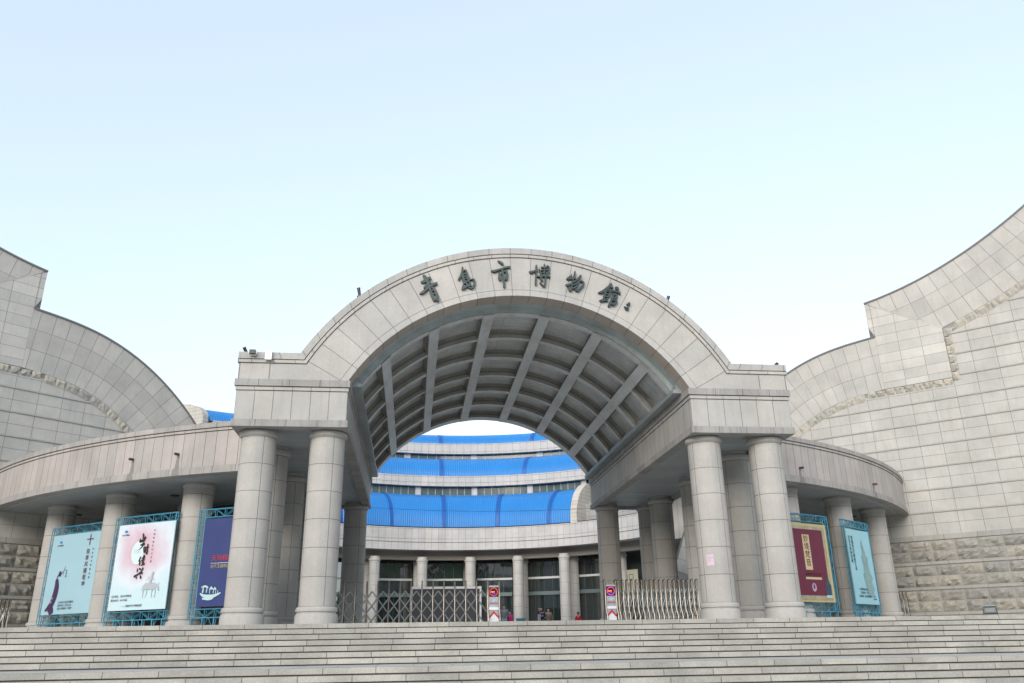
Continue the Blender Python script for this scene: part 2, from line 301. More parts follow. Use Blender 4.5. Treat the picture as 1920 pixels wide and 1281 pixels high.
POST = [[[1.565,3.255,0.064],[1.596,3.095,0.064]],[[1.461,3.089,0.043],[1.468,2.998,0.085],[1.626,3.048,0.085],[1.694,3.134,0.074]],[[1.668,2.941,0.064],[1.574,2.887,0.064],[1.513,2.876,0.053]],[[1.668,2.941,0.064],[1.607,2.825,0.059],[1.461,2.715,0.032]],[[1.68,2.776,0.053],[1.72,2.626,0.053]],[[1.683,2.761,0.042],[1.761,2.786,0.053],[1.795,2.666,0.053]],[[1.698,2.686,0.038],[1.777,2.704,0.038]],[[1.711,2.619,0.038],[1.798,2.651,0.038]],[[1.74,2.788,0.032],[1.907,2.785,0.042]],[[1.857,2.885,0.053],[1.871,2.706,0.053],[1.868,2.558,0.052],[1.804,2.621,0.038]],[[1.606,2.462,0.074],[1.539,2.325,0.053]],[[1.583,2.367,0.063],[1.598,2.19,0.053]],[[1.751,2.52,0.053],[1.776,2.445,0.063],[1.705,2.434,0.053]],[[1.669,2.407,0.038],[1.805,2.458,0.042]],[[1.718,2.478,0.042],[1.747,2.329,0.042]],[[1.663,2.334,0.042],[1.801,2.37,0.046]],[[1.733,2.344,0.046],[1.742,2.197,0.05]],[[1.685,2.274,0.042],[1.798,2.282,0.042]],[[1.682,2.186,0.046],[1.829,2.229,0.052]],[[1.527,2.076,0.046],[1.537,1.974,0.046]],[[1.621,2.072,0.073],[1.687,2.054,0.052]],[[1.783,2.093,0.063],[1.73,1.993,0.042],[1.565,1.885,0.031]],[[1.422,1.819,0.074],[1.604,1.897,0.052],[1.783,1.933,0.073]],[[1.548,1.813,0.031],[1.53,1.748,0.042]],[[1.708,1.842,0.052],[1.745,1.76,0.073]]]
# ------------------------------------------------------------------ ground, steps, plaza (the setting)
def setting():
    g = MB(); g.face([(-900,-900,-2.10),(900,-900,-2.10),(900,900,-2.10),(-900,900,-2.10)])
    tag(g.build('ground', simple('ground paving', (.32,.32,.31), .85, 0, .15, .4)), kind='structure')
    h, t, Ld, ys, X = .137, .348, 2.745, -1.69, 60
    fc = MB(); fc.face([(-90,-110,-2.09),(90,-110,-2.09),(90,-8.5,-2.09),(-90,-8.5,-2.09)])
    tag(fc.build('forecourt_pavement', stone('forecourt granite', (.42,.41,.385), .08, 1.2, .6, .5, mortar=.008, stain=.1)), kind='structure')
    sl, dk = MB(), MB(); rnd = random.Random(3)
    y = ys
    for i in range(15):
        z = -i*h; dep = t if i != 7 else Ld
        if i == 0: dep = .40
        uo = rnd.uniform(0, 1.03)
        yf = y if i == 0 else (ys-i*t if i < 7 else ys-6*t-Ld-(i-7)*t)
        yb = (yf+dep+.06) if i != 7 else yf+Ld+.06
        row = i*30+5
        U = lambda x: x+uo
        sl.face([(-X,yf,z-.108),(X,yf,z-.108),(X,yf,z),(-X,yf,z)], [(U(-X),row),(U(X),row),(U(X),row+.1),(U(-X),row+.1)])
        if i == 7: sl.face([(-X,yf,z),(X,yf,z),(X,yf+.4,z),(-X,yf+.4,z)], [(U(-X),row+.1),(U(X),row+.1),(U(X),row+.5),(U(-X),row+.5)])
        else: sl.face([(-X,yf,z),(X,yf,z),(X,yb,z),(-X,yb,z)], [(U(-X),row+.1),(U(X),row+.1),(U(X),row+.5),(U(-X),row+.5)])
        sl.face([(-X,yf,z-.108),(X,yf,z-.108),(X,yf+.05,z-.108),(-X,yf+.05,z-.108)])
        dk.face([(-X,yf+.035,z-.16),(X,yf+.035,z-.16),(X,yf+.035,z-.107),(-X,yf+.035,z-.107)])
    st = tag(sl.build('steps', S_step(), merge=False), kind='structure')
    dk.build('nosing_shade', simple('nosing gap shade', (.10,.088,.074), .95), st)  # recess under each nosing coloured dark, so the gap's shade is painted in
    l = MB(); yl = ys-6*t; l.face([(-X,yl-Ld+.4,-7*h),(X,yl-Ld+.4,-7*h),(X,yl+.06,-7*h),(-X,yl+.06,-7*h)])
    tag(l.build('landing', S_pave()), kind='structure')
    p = MB(); p.face([(-X,ys+.40,-.0005),(X,ys+.40,-.0005),(X,90,-.0005),(-X,90,-.0005)])
    tag(p.build('plaza', S_pave()), kind='structure')
    # wooded hills behind the camera, out of view, raised to block low sunlight
    hb = MB(); n = 110; pts = []
    for k in range(n+1):
        a = rad(95+220*k/n); e = abs(math.degrees(a)-205)
        pts.append((a, max(8, 82-max(0, e-35)*1.1+5*math.sin(k*.31)+3*math.sin(k*.83+1)+1.5*math.sin(k*2.1))))
    for (a, h0), (b, h1) in zip(pts, pts[1:]):
        Q = lambda r, a, z: (r*math.sin(a), r*math.cos(a), z)
        hb.face([Q(230,a,-2.2),Q(230,b,-2.2),Q(310,b,h1),Q(310,a,h0)]); hb.face([Q(310,a,h0),Q(310,b,h1),Q(430,b,-2.2),Q(430,a,-2.2)])
    tag(hb.build('hills', simple('wooded hill', (.045,.06,.03), .95, 0, .4, .08)), kind='structure')
setting()

# ------------------------------------------------------------------ columns (shared meshes)
COLM = {}
def column(parent, x, y, H, r=.52, base=True, name='column', slim=False):
    key = (round(H, 3), r, base, slim)
    if key not in COLM:
        k = r/.52
        s = MB(); z0 = .51 if base else 0
        prof = [(r, z0), (r, H-.30)]
        n = 40
        for j in range(n):
            a, b = 2*PI*j/n, 2*PI*(j+1)/n
            P = lambda t, z: (r*math.sin(t), -r*math.cos(t), z)
            u = lambda t: .522*t+.573
            s.face([P(a,z0),P(b,z0),P(b,H-.30),P(a,H-.30)], [(u(a),z0+7.59),(u(b),z0+7.59),(u(b),H-.30+7.59),(u(a),H-.30+7.59)])
        cp, bs = MB(), MB()
        if slim: cp.lathe([(.522*k,H-.31),(.524*k,H-.17),(.555*k,H-.15),(.56*k,H-.07),(.52*k,H-.05),(.50*k,H+.06)], (0,0), 40)
        else: cp.lathe([(.522*k,H-.31),(.55*k,H-.295),(.585*k,H-.25),(.585*k,H-.16),(.545*k,H-.12),(.50*k,H-.12),(.50*k,H+.06)], (0,0), 40)
        bs.lathe([(.605*k,0),(.605*k,.25),(.585*k,.32),(.555*k,.335),(.555*k,.365),(.592*k,.385),(.592*k,.455),(.555*k,.505),(.521*k,.512)], (0,0), 40)
        o = s.build(name, S_col(), None, True); c = cp.build('capital', S_colp(), None, True); b = bs.build('column_base', S_colp(), None, True) if base else None
        COLM[key] = (o.data, c.data, b.data if b else None)
        for q in (o, c, b):
            if q: bpy.data.objects.remove(q)
    ms, mc, mb_ = COLM[key]
    o = bpy.data.objects.new(name, ms); COL.objects.link(o); o.parent = parent; o.location = (x, y, 0)
    for nm, md in (('capital', mc), ('column_base', mb_)):
        if md: q = bpy.data.objects.new(nm, md); COL.objects.link(q); q.parent = o
    return o

# ------------------------------------------------------------------ entrance gate
GL = 15.5
def gate():
    G = thing('entrance_gate', 'monumental granite gateway with coffered barrel vault on round columns, green bronze characters on its arch', 'gateway')
    # pier beams
    for sx in (-1, 1):
        x0, x1 = 5.33, 8.73
        def ring(levels, nm, mat, cap=False):
            m = MB()
            def rect(z, o): return [(x0-o,-o,z),(x1+o,-o,z),(x1+o,GL+o,z),(x0-o,GL+o,z)]
            lens = [x1-x0, GL, x1-x0, GL]
            for (za, oa), (zb, ob) in zip(levels, levels[1:]):
                A, B = rect(za, oa), rect(zb, ob)
                for k in range(4):
                    l = lens[k]
                    m.face([A[k], A[(k+1)%4], B[(k+1)%4], B[k]], [(0,za+5),(l,za+5),(l,zb+5+abs(ob-oa)),(0,zb+5+abs(ob-oa))])
            if cap: m.face(rect(*levels[-1]))
            m.v = [(sx*a, b, c) for a, b, c in m.v]
            return m.build(nm, mat, G)
        ring([(5.74,-.36),(5.59,-.36),(5.59,0),(5.80,0),(5.80,-.055)], 'beam_edge_band', S_cap())
        ring([(5.80,-.055),(6.69,-.055),(6.69,-.10),(6.715,-.10),(6.715,-.03),(6.815,-.03),(6.815,-.09),(6.84,-.09)], 'beam_panel', S_panel())
        ring([(6.84,-.09),(6.84,.01),(7.05,.01),(7.05,-.06)], 'beam_coping', S_cap(), True)
        s = MB(); s.face([(sx*5.6,.3,5.70),(sx*8.5,.3,5.70),(sx*8.5,GL-.3,5.70),(sx*5.6,GL-.3,5.70)]); s.build('slatted_soffit', M_slat(), G)
    for sx in (-1, 1):
        for x, ysx in ((5.97, (.84, 14.65)), (8.02, (.84, 3.4, 8.0, 12.6, 14.65))):
            for yy in ysx: column(G, sx*x, yy, 5.70)
    # arch body
    zc, Ro, Ri = 3.78, 8.0, 6.3
    NA = 96
    def line(d, xe=8.70):
        R = Ro-d; zt = 7.89-d; th = math.acos((zt-zc)/R); pts = [(-xe, zt)]
        for k in range(NA+1):
            a = -th+2*th*k/NA; pts.append((R*math.sin(a), zc+R*math.cos(a)))
        pts.append((xe, zt)); return pts
    def strips(levels, nm, mat):
        m = MB()
        for (d0, y0), (d1, y1) in zip(levels, levels[1:]):
            A, B = line(d0), line(d1); u = 0
            for k in range(len(A)-1):
                l = math.hypot(A[k+1][0]-A[k][0], A[k+1][1]-A[k][1])*7.1/8
                uu = -4.6-.644*.5 if k == 0 else None
                if k == 0: ua, ub = -2-l, -2
                else:
                    th = rad(60.5); ua = (-th+2*th*(k-1)/NA)*7.1+.322; ub = (-th+2*th*k/NA)*7.1+.322
                if k == len(A)-2: ua, ub = 30, 30+l
                m.face([(A[k][0],y0,A[k][1]),(A[k+1][0],y0,A[k+1][1]),(B[k+1][0],y1,B[k+1][1]),(B[k][0],y1,B[k][1])],
                       [(ua,5-d0-y0*.1),(ub,5-d0-y0*.1),(ub,5-d1),(ua,5-d1)])
        return m.build(nm, mat, G)
    strips([(.01,GL),(0,-.05),(.205,-.05),(.205,.0)], 'arch_coping', stone('arch coping granite', (.42,.41,.39), .07, .644, 40, streak=.12))
    strips([(.205,.05),(.225,.05),(.225,-.025),(.32,-.025),(.32,.05),(.345,.05),(.345,.012)], 'arch_moulding', S_panel())
    f = MB(); A = line(.345)
    for k in range(1, len(A)-2):
        th0 = math.atan2(A[k][0], A[k][1]-zc); th1 = math.atan2(A[k+1][0], A[k+1][1]-zc)
        r0 = math.hypot(A[k][0], A[k][1]-zc)
        q = lambda t, r: (r*math.sin(t), .012, zc+r*math.cos(t))
        f.face([q(th0,6.515),q(th1,6.515),q(th1,r0),q(th0,r0)], [(th0*7.1+.322,6),(th1*7.1+.322,6),(th1*7.1+.322,7),(th0*7.1+.322,7)])
    k0 = A[1]; th = math.atan2(-k0[0], k0[1]-zc); lo = (6.515*math.sin(th), zc+6.515*math.cos(th))
    for sx in (-1, 1):
        f.face([(sx*lo[0],.012,lo[1]),(sx*7.15,.012,6.99),(sx*7.15,.012,7.545),(sx*abs(k0[0]),.012,k0[1])], [(40.05,5),(40.5,5),(40.5,5.5),(40.1,5.5)])
        f.face([(sx*7.15,.012,6.99),(sx*8.67,.012,6.99),(sx*8.67,.012,7.545),(sx*7.15,.012,7.545)], [(60.1,5),(61.2,5),(61.2,5.5),(60.1,5.5)])
        f.face([(sx*8.67,.012,7.04),(sx*8.67,GL,7.04),(sx*8.67,GL,7.545),(sx*8.67,.012,7.545)])
        f.face([(sx*8.70,-.05,7.545),(sx*8.70,GL,7.545),(sx*8.70,GL,7.89),(sx*8.70,-.05,7.89)])
    f.build('arch_face', S_ring(), G)
    ts = math.acos((7.05-zc)/Ri)
    iring = MB(); ts2 = rad(61)
    def cyl(m, r, y0, y1, t0, t1, n, r1=None, yy=None):
        for k in range(n):
            a, b = t0+(t1-t0)*k/n, t0+(t1-t0)*(k+1)/n
            q = lambda t, r, y: (r*math.sin(t), y, zc+r*math.cos(t))
            m.face([q(a,r,y0),q(b,r,y0),q(b,r1 or r,y1),q(a,r1 or r,y1)], [(a*7.1+.322,y0+6),(b*7.1+.322,y0+6),(b*7.1+.322,y1+6.3),(a*7.1+.322,y1+6.3)])
    cyl(iring, 6.5, .03, .03, -ts2, ts2, 72, 6.515); cyl(iring, 6.5, -.002, .03, -ts2, ts2, 72); cyl(iring, 6.3, -.002, -.002, -ts2, ts2, 72, 6.5)
    iring.build('arch_inner_band', stone('arch inner band granite', (.45,.44,.42), .06, .644, 40, streak=.08), G)
    sof = MB(); cyl(sof, 6.3, -.002, .62, -ts2, ts2, 72); cyl(sof, 6.3, .62, .62, -ts2, ts2, 72, 6.5)
    sof.build('arch_soffit', stone('arch soffit granite', (.46,.40,.35), .05, .644, 40, streak=.1), G)
    sof = MB()
    cyl(sof, 6.3, GL-.35, GL, -ts2, ts2, 72); cyl(sof, 6.3, GL-.35, GL-.35, -ts2, ts2, 72, 6.5)
    sof.build('arch_soffit', MATS['arch soffit granite'], G)
    bk = MB(); B = line(0)
    for k in range(1, len(B)-2):
        th0 = math.atan2(B[k][0], B[k][1]-zc); th1 = math.atan2(B[k+1][0], B[k+1][1]-zc)
        q = lambda t, r: (r*math.sin(t), GL, zc+r*math.cos(t))
        bk.face([q(th0,6.3),q(th1,6.3),q(th1,8),q(th0,8)])
    for sx in (-1, 1): bk.face([(sx*5.4,GL,7.04),(sx*8.70,GL,7.04),(sx*8.70,GL,7.89),(sx*6.86,GL,7.89)])
    bk.build('rear_arch_face', S_side(), G)
    # coffered ceiling
    t61 = rad(57.7)
    p = MB(); cyl(p, 6.50, .62, GL-.3, -t61, t61, 84)
    CP = p.build('coffered_ceiling', M_coff(), G, True)
    fr = MB(); cyl(fr, 6.36, .62, 1.10, -t61, t61, 84); cyl(fr, 6.36, 1.10, 1.10, -t61, t61, 84, 6.20); cyl(fr, 6.20, 1.10, 1.18, -t61, t61, 84); cyl(fr, 6.20, 1.18, 1.18, -t61, t61, 84, 6.26)
    fr.build('rim_frame', coffer_mat('rim metal', (.42,.47,.47)), CP)
    ys = [(1.18,1.56),(3.48,3.81),(5.61,6.05),(7.91,8.19),(10.06,10.5),(12.23,12.67),(14.52,15.16)]
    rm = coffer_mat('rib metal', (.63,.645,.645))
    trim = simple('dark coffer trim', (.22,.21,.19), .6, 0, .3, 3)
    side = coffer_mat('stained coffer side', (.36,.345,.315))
    for i_, (a, b) in enumerate(ys):
        if i_: a += .05
        if i_ < 6: b -= .05
        m = MB(); cyl(m, 6.175, a, b, -t61, t61, 84); r_ = m.build('cross_rib', rm, CP)
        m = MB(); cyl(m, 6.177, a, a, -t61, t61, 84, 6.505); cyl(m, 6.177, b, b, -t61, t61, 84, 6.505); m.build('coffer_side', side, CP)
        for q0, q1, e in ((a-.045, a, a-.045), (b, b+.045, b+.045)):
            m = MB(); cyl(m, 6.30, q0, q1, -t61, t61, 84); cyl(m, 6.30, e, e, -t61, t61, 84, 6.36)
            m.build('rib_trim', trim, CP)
    for c in (-44.6, -26.8, -8.95, 8.95, 26.8, 44.6):
        m = MB(); a, b = rad(c-1.75), rad(c+1.75)
        def seg(m, a, b, r):
            cyl(m, r, 1.2, 15.1, a, b, 2)
            for t in (a, b):
                m.face([(r*math.sin(t),1.2,zc+r*math.cos(t)),(r*math.sin(t),15.1,zc+r*math.cos(t)),(6.505*math.sin(t),15.1,zc+6.505*math.cos(t)),(6.505*math.sin(t),1.2,zc+6.505*math.cos(t))])
        cyl(m, 6.15, 1.2, 15.1, a, b, 2); m.build('long_rib', rm, CP)
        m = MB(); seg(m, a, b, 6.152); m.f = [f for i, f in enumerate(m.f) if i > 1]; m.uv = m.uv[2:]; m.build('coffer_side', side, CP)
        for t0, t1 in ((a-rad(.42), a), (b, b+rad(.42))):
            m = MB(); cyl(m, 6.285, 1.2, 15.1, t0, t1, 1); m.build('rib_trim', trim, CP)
    for sx in (-1, 1):
        m = MB(); m.box(*sorted((sx*5.14, sx*5.62)), .64, GL-.3, 7.062, 7.34); m.box(*sorted((sx*5.05, sx*5.15)), .66, GL-.32, 7.07, 7.20)
        m.build('spring_gutter', coffer_mat('gutter metal', (.30,.33,.335)), CP)
    # bronze characters
    br = simple('green patinated bronze', (.035,.052,.052), .45, .3, .35, 6)
    names = CHARS
    for nm, ch in names:
        m = MB()
        for k, s in enumerate(ch): brush(m, s, -.075-.0006*k, .012)
        m.build(nm, br, G, merge=False)
    return G

# ------------------------------------------------------------------ colonnade wings
def wing(sg):
    lab = 'curved grey colonnade wing left of the gateway, sheltering three banner stands' if sg < 0 else \
          'curved grey colonnade wing between the gateway and the cream wall, above the maroon banner'
    W = thing('colonnade_wing', lab, 'colonnade', group='curved colonnade wings')
    a0, a1, n, c = sg*(18.7 if sg < 0 else 20.9), sg*(68 if sg < 0 else 55), 60, ((-.75, 27) if sg < 0 else (-.3, 27))
    m = MB(); m.arc([(24.62,4.98),(24.62,4.93),(25.04,4.93),(25.04,5.17),(24.985,5.17)], a0, a1, n, c, -1, ur=25); m.build('fascia_band', S_wcap(), W)
    m = MB(); m.arc([(24.985,5.17),(24.985,6.36),(24.93,6.36),(24.93,6.385),(25.02,6.385),(25.02,6.465),(24.95,6.465),(24.95,6.49)], a0, a1, n, c, -1, ur=25); m.build('fascia', S_wing(), W)
    m = MB(); m.arc([(24.95,6.49),(25.06,6.49),(25.06,6.66),(24.4,6.66)], a0, a1, n, c, -1, ur=25); m.build('coping', S_wcap(), W)
    m = MB(); m.arc([(24.4,6.655),(24.4,6.45),(18.4,6.45),(18.4,4.97)], a0, a1, n, c, -1); m.build('roof_deck', simple('roof felt', (.2,.2,.2), .9), W)
    m = MB(); m.arc([(24.63,4.97),(18.4,4.97)], a0, a1, n, c, -1, ur=22); m.build('slatted_soffit', M_slat(), W)
    for o in W.children:      # the slab stops at the gate's outer face
        for v in o.data.vertices:
            if abs(v.co.x) < 8.76: v.co.x = sg*8.76
    ia = (31, 62) if sg > 0 else (26, 66)
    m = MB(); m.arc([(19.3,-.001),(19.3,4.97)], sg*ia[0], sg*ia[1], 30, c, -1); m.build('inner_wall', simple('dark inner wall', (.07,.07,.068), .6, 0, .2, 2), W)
    for a in (27.6, 37.1, 47.6):
        t = rad(sg*a); column(W, c[0]*0+23.6*math.sin(t), 27-23.6*math.cos(t), 4.97, .515, slim=True)
        if a > 30: column(W, 20.4*math.sin(t), 27-20.4*math.cos(t), 4.97, .515, slim=True)
    for a in (33.5, 43, 52):
        for r in (22.4,):
            t = rad(sg*a); d = MB(); d.lathe([(.001,4.93),(.16,4.93),(.17,4.975)], (r*math.sin(t), 27-r*math.cos(t)), 16); d.build('downlight', M_black(), W)
    for a, z in ((29.5,5.68),(25,5.68)) if sg < 0 else ((27.1,5.5),(40,5.5)):
        t = rad(sg*a); d = MB(); q = lambda r, zz: (c[0]+r*math.sin(t), 27-r*math.cos(t), zz)
        d.tube([q(24.9,z), q(25.16,z-.02)], .045, 10, False); d.tube([q(25.16,z-.02), q(24.95,z-.02)], .032, 8)
        d.build('drain_spout', simple('rusty spout', (.09,.06,.05), .7), W)
        st = MB(); w = .05
        P = lambda r, aa, zz: (c[0]+r*math.sin(aa), 27-r*math.cos(aa), zz)
        for z0, z1, rr, w0, w1 in ((5.172, z-.04, 24.989, .10, .035), (4.935, 5.168, 25.044, .16, .11)):
            st.face([P(rr,t-w0/25,z0),P(rr,t+w0/25,z0),P(rr,t+w1/25,z1),P(rr,t-w1/25,z1)])
        st.build('drip_stain', simple('damp stain', (.235,.22,.21), .8, 0, .2, 8), W)
    return W

# ------------------------------------------------------------------ side museum walls
def side_wall(sg):
    cs, sn = math.cos(rad(47)), math.sin(rad(47))
    O = Vector((sg*20.1, 12.4, 0)); u = Vector((sg*sn, -cs, 0)); tt = Vector((sg*cs, sn, 0))
    if sg < 0: O = O+u*.72
    P = lambda s, t, z: tuple(O+u*s+tt*t+Vector((0,0,z)))
    lab = 'pale grey granite museum wall with wave-shaped top and rock bands, in shade behind the left colonnade' if sg < 0 else \
          'cream granite museum wall with sweeping wave-shaped top over a base of rough stone blocks'
    B = thing('museum_wall', lab, 'museum wall', group='wave-topped museum walls')
    rnd = random.Random(11+sg)
    # outlines
    ls = [-13.2,-12.6,-11.6,-10.6,-9.6,-8.5,-7.55,-6.6,-5.6,-4.83,-3.64,-2.39,-1.29,-.1]
    lz = [1.0,2.7,5.1,7.0,8.65,10.1,11.12,11.82,12.48,12.97,13.42,13.71,13.87,13.97]
    cf = np.polyfit(ls[3:], lz[3:], 5)
    def low(s): return float(np.polyval(cf, s)) if s > -10 else float(np.interp(s, ls, lz))
    def upz(s):
        s1 = min(s, 12); z = 15.93+.15*s1+.033*s1*s1
        return z+(s-s1)*.6 if s > 12 else z
    def curve(fn, s0, s1, n):
        pts = [(s0+(s1-s0)*k/n, fn(s0+(s1-s0)*k/n)) for k in range(n+1)]; out = []; L = 0
        for i, (s, z) in enumerate(pts):
            a, b = pts[max(0,i-1)], pts[min(n,i+1)]; l = math.hypot(b[0]-a[0], b[1]-a[1])
            if i: L += math.hypot(s-pts[i-1][0], z-pts[i-1][1])
            out.append((s, z, (b[1]-a[1])/l, -(b[0]-a[0])/l, L))      # inward (downward) normal
        return out
    DEP, RB = 2.80, .38
    C1 = curve(low, -12.4, .5, 62); C2 = curve(upz, -.35, 22, 110)
    def offp(c, d): return (c[0]+c[2]*d, c[1]+c[3]*d)
    diag = lambda d: (-.35+3.33*min(1, d/DEP), 15.88-2.2*min(1, d/DEP))
    def o1(c, d):
        s, z = offp(c, d); return (min(s, -.1), z) if True else None
    def o2(c, d):
        s, z = offp(c, d); q = diag(d)
        if d > DEP: q = (3.36, 13.45)
        return (s, z) if s > q[0] else q
    for row in range(3):
        sw = MB()
        for Cv, of in ((C1, o1), (C2, o2)):
            for a, b in zip(Cv, Cv[1:]):
                for k in range(2*row, 2*row+2):
                    d0, d1 = DEP*k/6, DEP*(k+1)/6
                    A, Bq, Cq, D = of(a,d0), of(b,d0), of(b,d1), of(a,d1)
                    if abs(A[0]-Bq[0])+abs(D[0]-Cq[0]) < 1e-5: continue
                    sw.face([P(A[0],0,A[1]),P(Bq[0],0,Bq[1]),P(Cq[0],0,Cq[1]),P(D[0],0,D[1])], [(a[4],-d0+28),(b[4],-d0+28),(b[4],-d1+28),(a[4],-d1+28)])
        sw.build('wave_course', S_swoop() if row != 1 else stone('wall swoop grey granite', (.425,.41,.38), .05, .66, .933, mortar=.012, streak=.05, mcol=(.25,.24,.21)), B)
    mid = MB(); F = lambda pts: mid.face([P(s,0,z) for s, z in pts], [(s+.1,z) for s, z in pts])
    F([(-.1,11.17),(2.98,11.17),(2.98,13.68),(-.1,15.7)]); F([(-.1,14.0),(-.1,15.7),(-.35,15.87),(-.33,14.5)])
    mid.build('corner_block', stone('wall corner granite', (.49,.475,.44), .10, 1.03, .5, mortar=.012, streak=.05, mcol=(.25,.24,.21)), B)
    # plain coursed wall, up to the rock bands
    def top(s):
        if s < 3.17:
            best = min(C1, key=lambda c: abs(o1(c, DEP+.2)[0]-s)); z = o1(best, DEP+.2)[1]
            return z if s < -.1 else 10.98
        best = min(C2, key=lambda c: abs(offp(c, DEP+.2)[0]-s)); return offp(best, DEP+.2)[1]
    w = MB(); S = [-9.6+.2*k for k in range(0, 150)]
    tops = [top(s) for s in S]
    for k in range(len(S)-1):
        a, b = S[k], S[k+1]; za, zb = tops[k], tops[k+1]
        if abs(za-zb) > 1.5: za = zb = min(za, zb) if b <= 3.3 else (zb if b > 3.3 else za)
        if min(za, zb) < 3.9: continue
        w.face([P(a,0.004,3.9),P(b,.004,3.9),P(b,.004,zb),P(a,.004,za)], [(a,3.9-3.9+5.25),(b,5.25),(b,zb-3.9+5.25),(a,za-3.9+5.25)])
    w.build('ashlar_wall', S_wall(), B)
    sc = MB(); z = 4.95
    while z < 20:
        seg = [s for s, t in zip(S, tops) if t > z+.15]
        if seg:
            s0 = min(seg)
            sc.box(0, 1, 0, 1, 0, 1, Matrix(((u.x*(20.2-s0), tt.x*.06, 0, O.x+u.x*s0-tt.x*.035), (u.y*(20.2-s0), tt.y*.06, 0, O.y+u.y*s0-tt.y*.035), (0, 0, .065, z-.032), (0,0,0,1))))
        z += 1.05
    sc.build('string_course', simple('string course granite', (.365,.355,.315), .8, 0, .2, 4), B)
    # rock-faced blocks
    def rock(mb, q, bulge, nx=6, ny=4):
        a, b, c, d = [Vector(p) for p in q]; n = -tt; g = {}
        ch = (rnd.uniform(-.5,.5), rnd.uniform(-.5,.5))
        for i in range(nx+1):
            for j in range(ny+1):
                x, y = i/nx, j/ny; p = a.lerp(b, x).lerp(d.lerp(c, x), y)
                x = x+(rnd.uniform(-.05,.05) if 0 < i < nx else 0); y = y+(rnd.uniform(-.07,.07) if 0 < j < ny else 0); p = a.lerp(b, x).lerp(d.lerp(c, x), y)
                k = 0 if (i in (0, nx) or j in (0, ny)) else bulge*(.6+rnd.uniform(-.35,.55)+1.6*ch[0]*(x-.5)+1.6*ch[1]*(y-.5))
                if j == 1: k *= rnd.choice((.35,.8,1.1))
                g[i,j] = tuple(p+n*(.008+k))
        for i in range(nx):
            for j in range(ny): mb.face([g[i,j],g[i+1,j],g[i+1,j+1],g[i,j+1]])
    rb = MB(); mo = MB()
    def blk(s0, s1, z0, z1, mb=rb, bulge=.10):
        gp = .028; rock(mb, [P(s0+gp,0,z0+gp), P(s1-gp,0,z0+gp), P(s1-gp,0,z1-gp), P(s0+gp,0,z1-gp)], bulge)
    zt = 3.68
    for pair in range(5):
        for r_ in range(2):
            z1 = zt-.475*r_; z0 = z1-.475
            k = -9
            while k < 21:
                blk(k*.98-.33, k*.98+.65, z0, z1); k += 1
        mo.box(0, 1, 0, 1, 0, 1, Matrix(((u.x*32, tt.x*.08, 0, O.x-u.x*9-tt.x*.03), (u.y*32, tt.y*.08, 0, O.y-u.y*9-tt.y*.03), (0, 0, .12, zt-.95-.135), (0,0,0,1))))
        zt -= 1.10
    mo.box(0, 1, 0, 1, 0, 1, Matrix(((u.x*32, tt.x*.08, 0, O.x-u.x*9-tt.x*.03), (u.y*32, tt.y*.08, 0, O.y-u.y*9-tt.y*.03), (0, 0, .22, 3.685), (0,0,0,1))))
    mo.face([P(-9,.02,-2.2),P(23,.02,-2.2),P(23,.02,3.9),P(-9,.02,3.9)])
    rb.build('rock_base', S_rock(), B); mo.build('base_band', S_mort(), B)
    rl = MB()
    for Cv, of in ((C1, o1), (C2, o2)):
        L = 0; n = int(Cv[-1][4]/.5); i = 0
        pts = []
        for c in Cv:
            a, b_ = of(c, DEP+.01), of(c, DEP+RB)
            if not pts or math.hypot(a[0]-pts[-1][0][0], a[1]-pts[-1][0][1]) > .47 and not (Cv is C1 and a[0] > -.9): pts.append((a, b_))
        for (a, a2), (b, b2) in zip(pts, pts[1:]):
            rock(rl, [P(a2[0]+.01,0,a2[1]), P(b2[0]-.01,0,b2[1]), P(b[0]-.01,0,b[1]), P(a[0]+.01,0,a[1])], .07, 5, 3)
    for k in range(6): blk(2.98, 3.36, 10.98+.45*k, 11.43+.45*k, rl, .07)
    for k in range(-2, 7): blk(-.08+.44*k, .36+.44*k, 10.79, 11.17-(.03 if k < 0 else 0), rl, .07)
    rl.build('rock_band', S_rockl(), B)
    # mortar bed behind the rock bands, top coping, body behind
    bd = MB()
    def poly_top():
        return [(c[0], c[1]) for c in C1 if c[0] <= -.1]+[(-.1,14.02),(-.33,14.02)][:1]+[(-.1,15.8),(-.35,15.88)]+[(c[0], c[1]) for c in C2]
    T = poly_top()
    for (a, za), (b, zb) in zip(T, T[1:]):
        bd.face([P(a,-.02,za),P(b,-.02,zb),P(b,2.6,zb),P(a,2.6,za)])
    for (a, za), (b, zb) in zip(T, T[1:]):
        bd.face([P(a,.03,-2.2),P(b,.03,-2.2),P(b,.03,zb-.01),P(a,.03,za-.01)]); bd.face([P(a,2.6,-2.2),P(b,2.6,-2.2),P(b,2.6,zb),P(a,2.6,za)])
    bd.face([P(22,0,-2.2),P(22,2.6,-2.2),P(22,2.6,T[-1][1]),P(22,0,T[-1][1])])
    bd.face([P(-.33,.0,14.5),P(-.35,.0,15.88),P(-.35,2.6,15.88),P(-.33,2.6,14.5)])
    bd.face([P(-.33,.0,14.5),P(-.33,2.6,14.5),P(-.1,2.6,14.0),P(-.1,.0,14.0)])
    bd.build('wall_core', simple('wall core', (.28,.27,.25), .9), B)
    cp = MB()
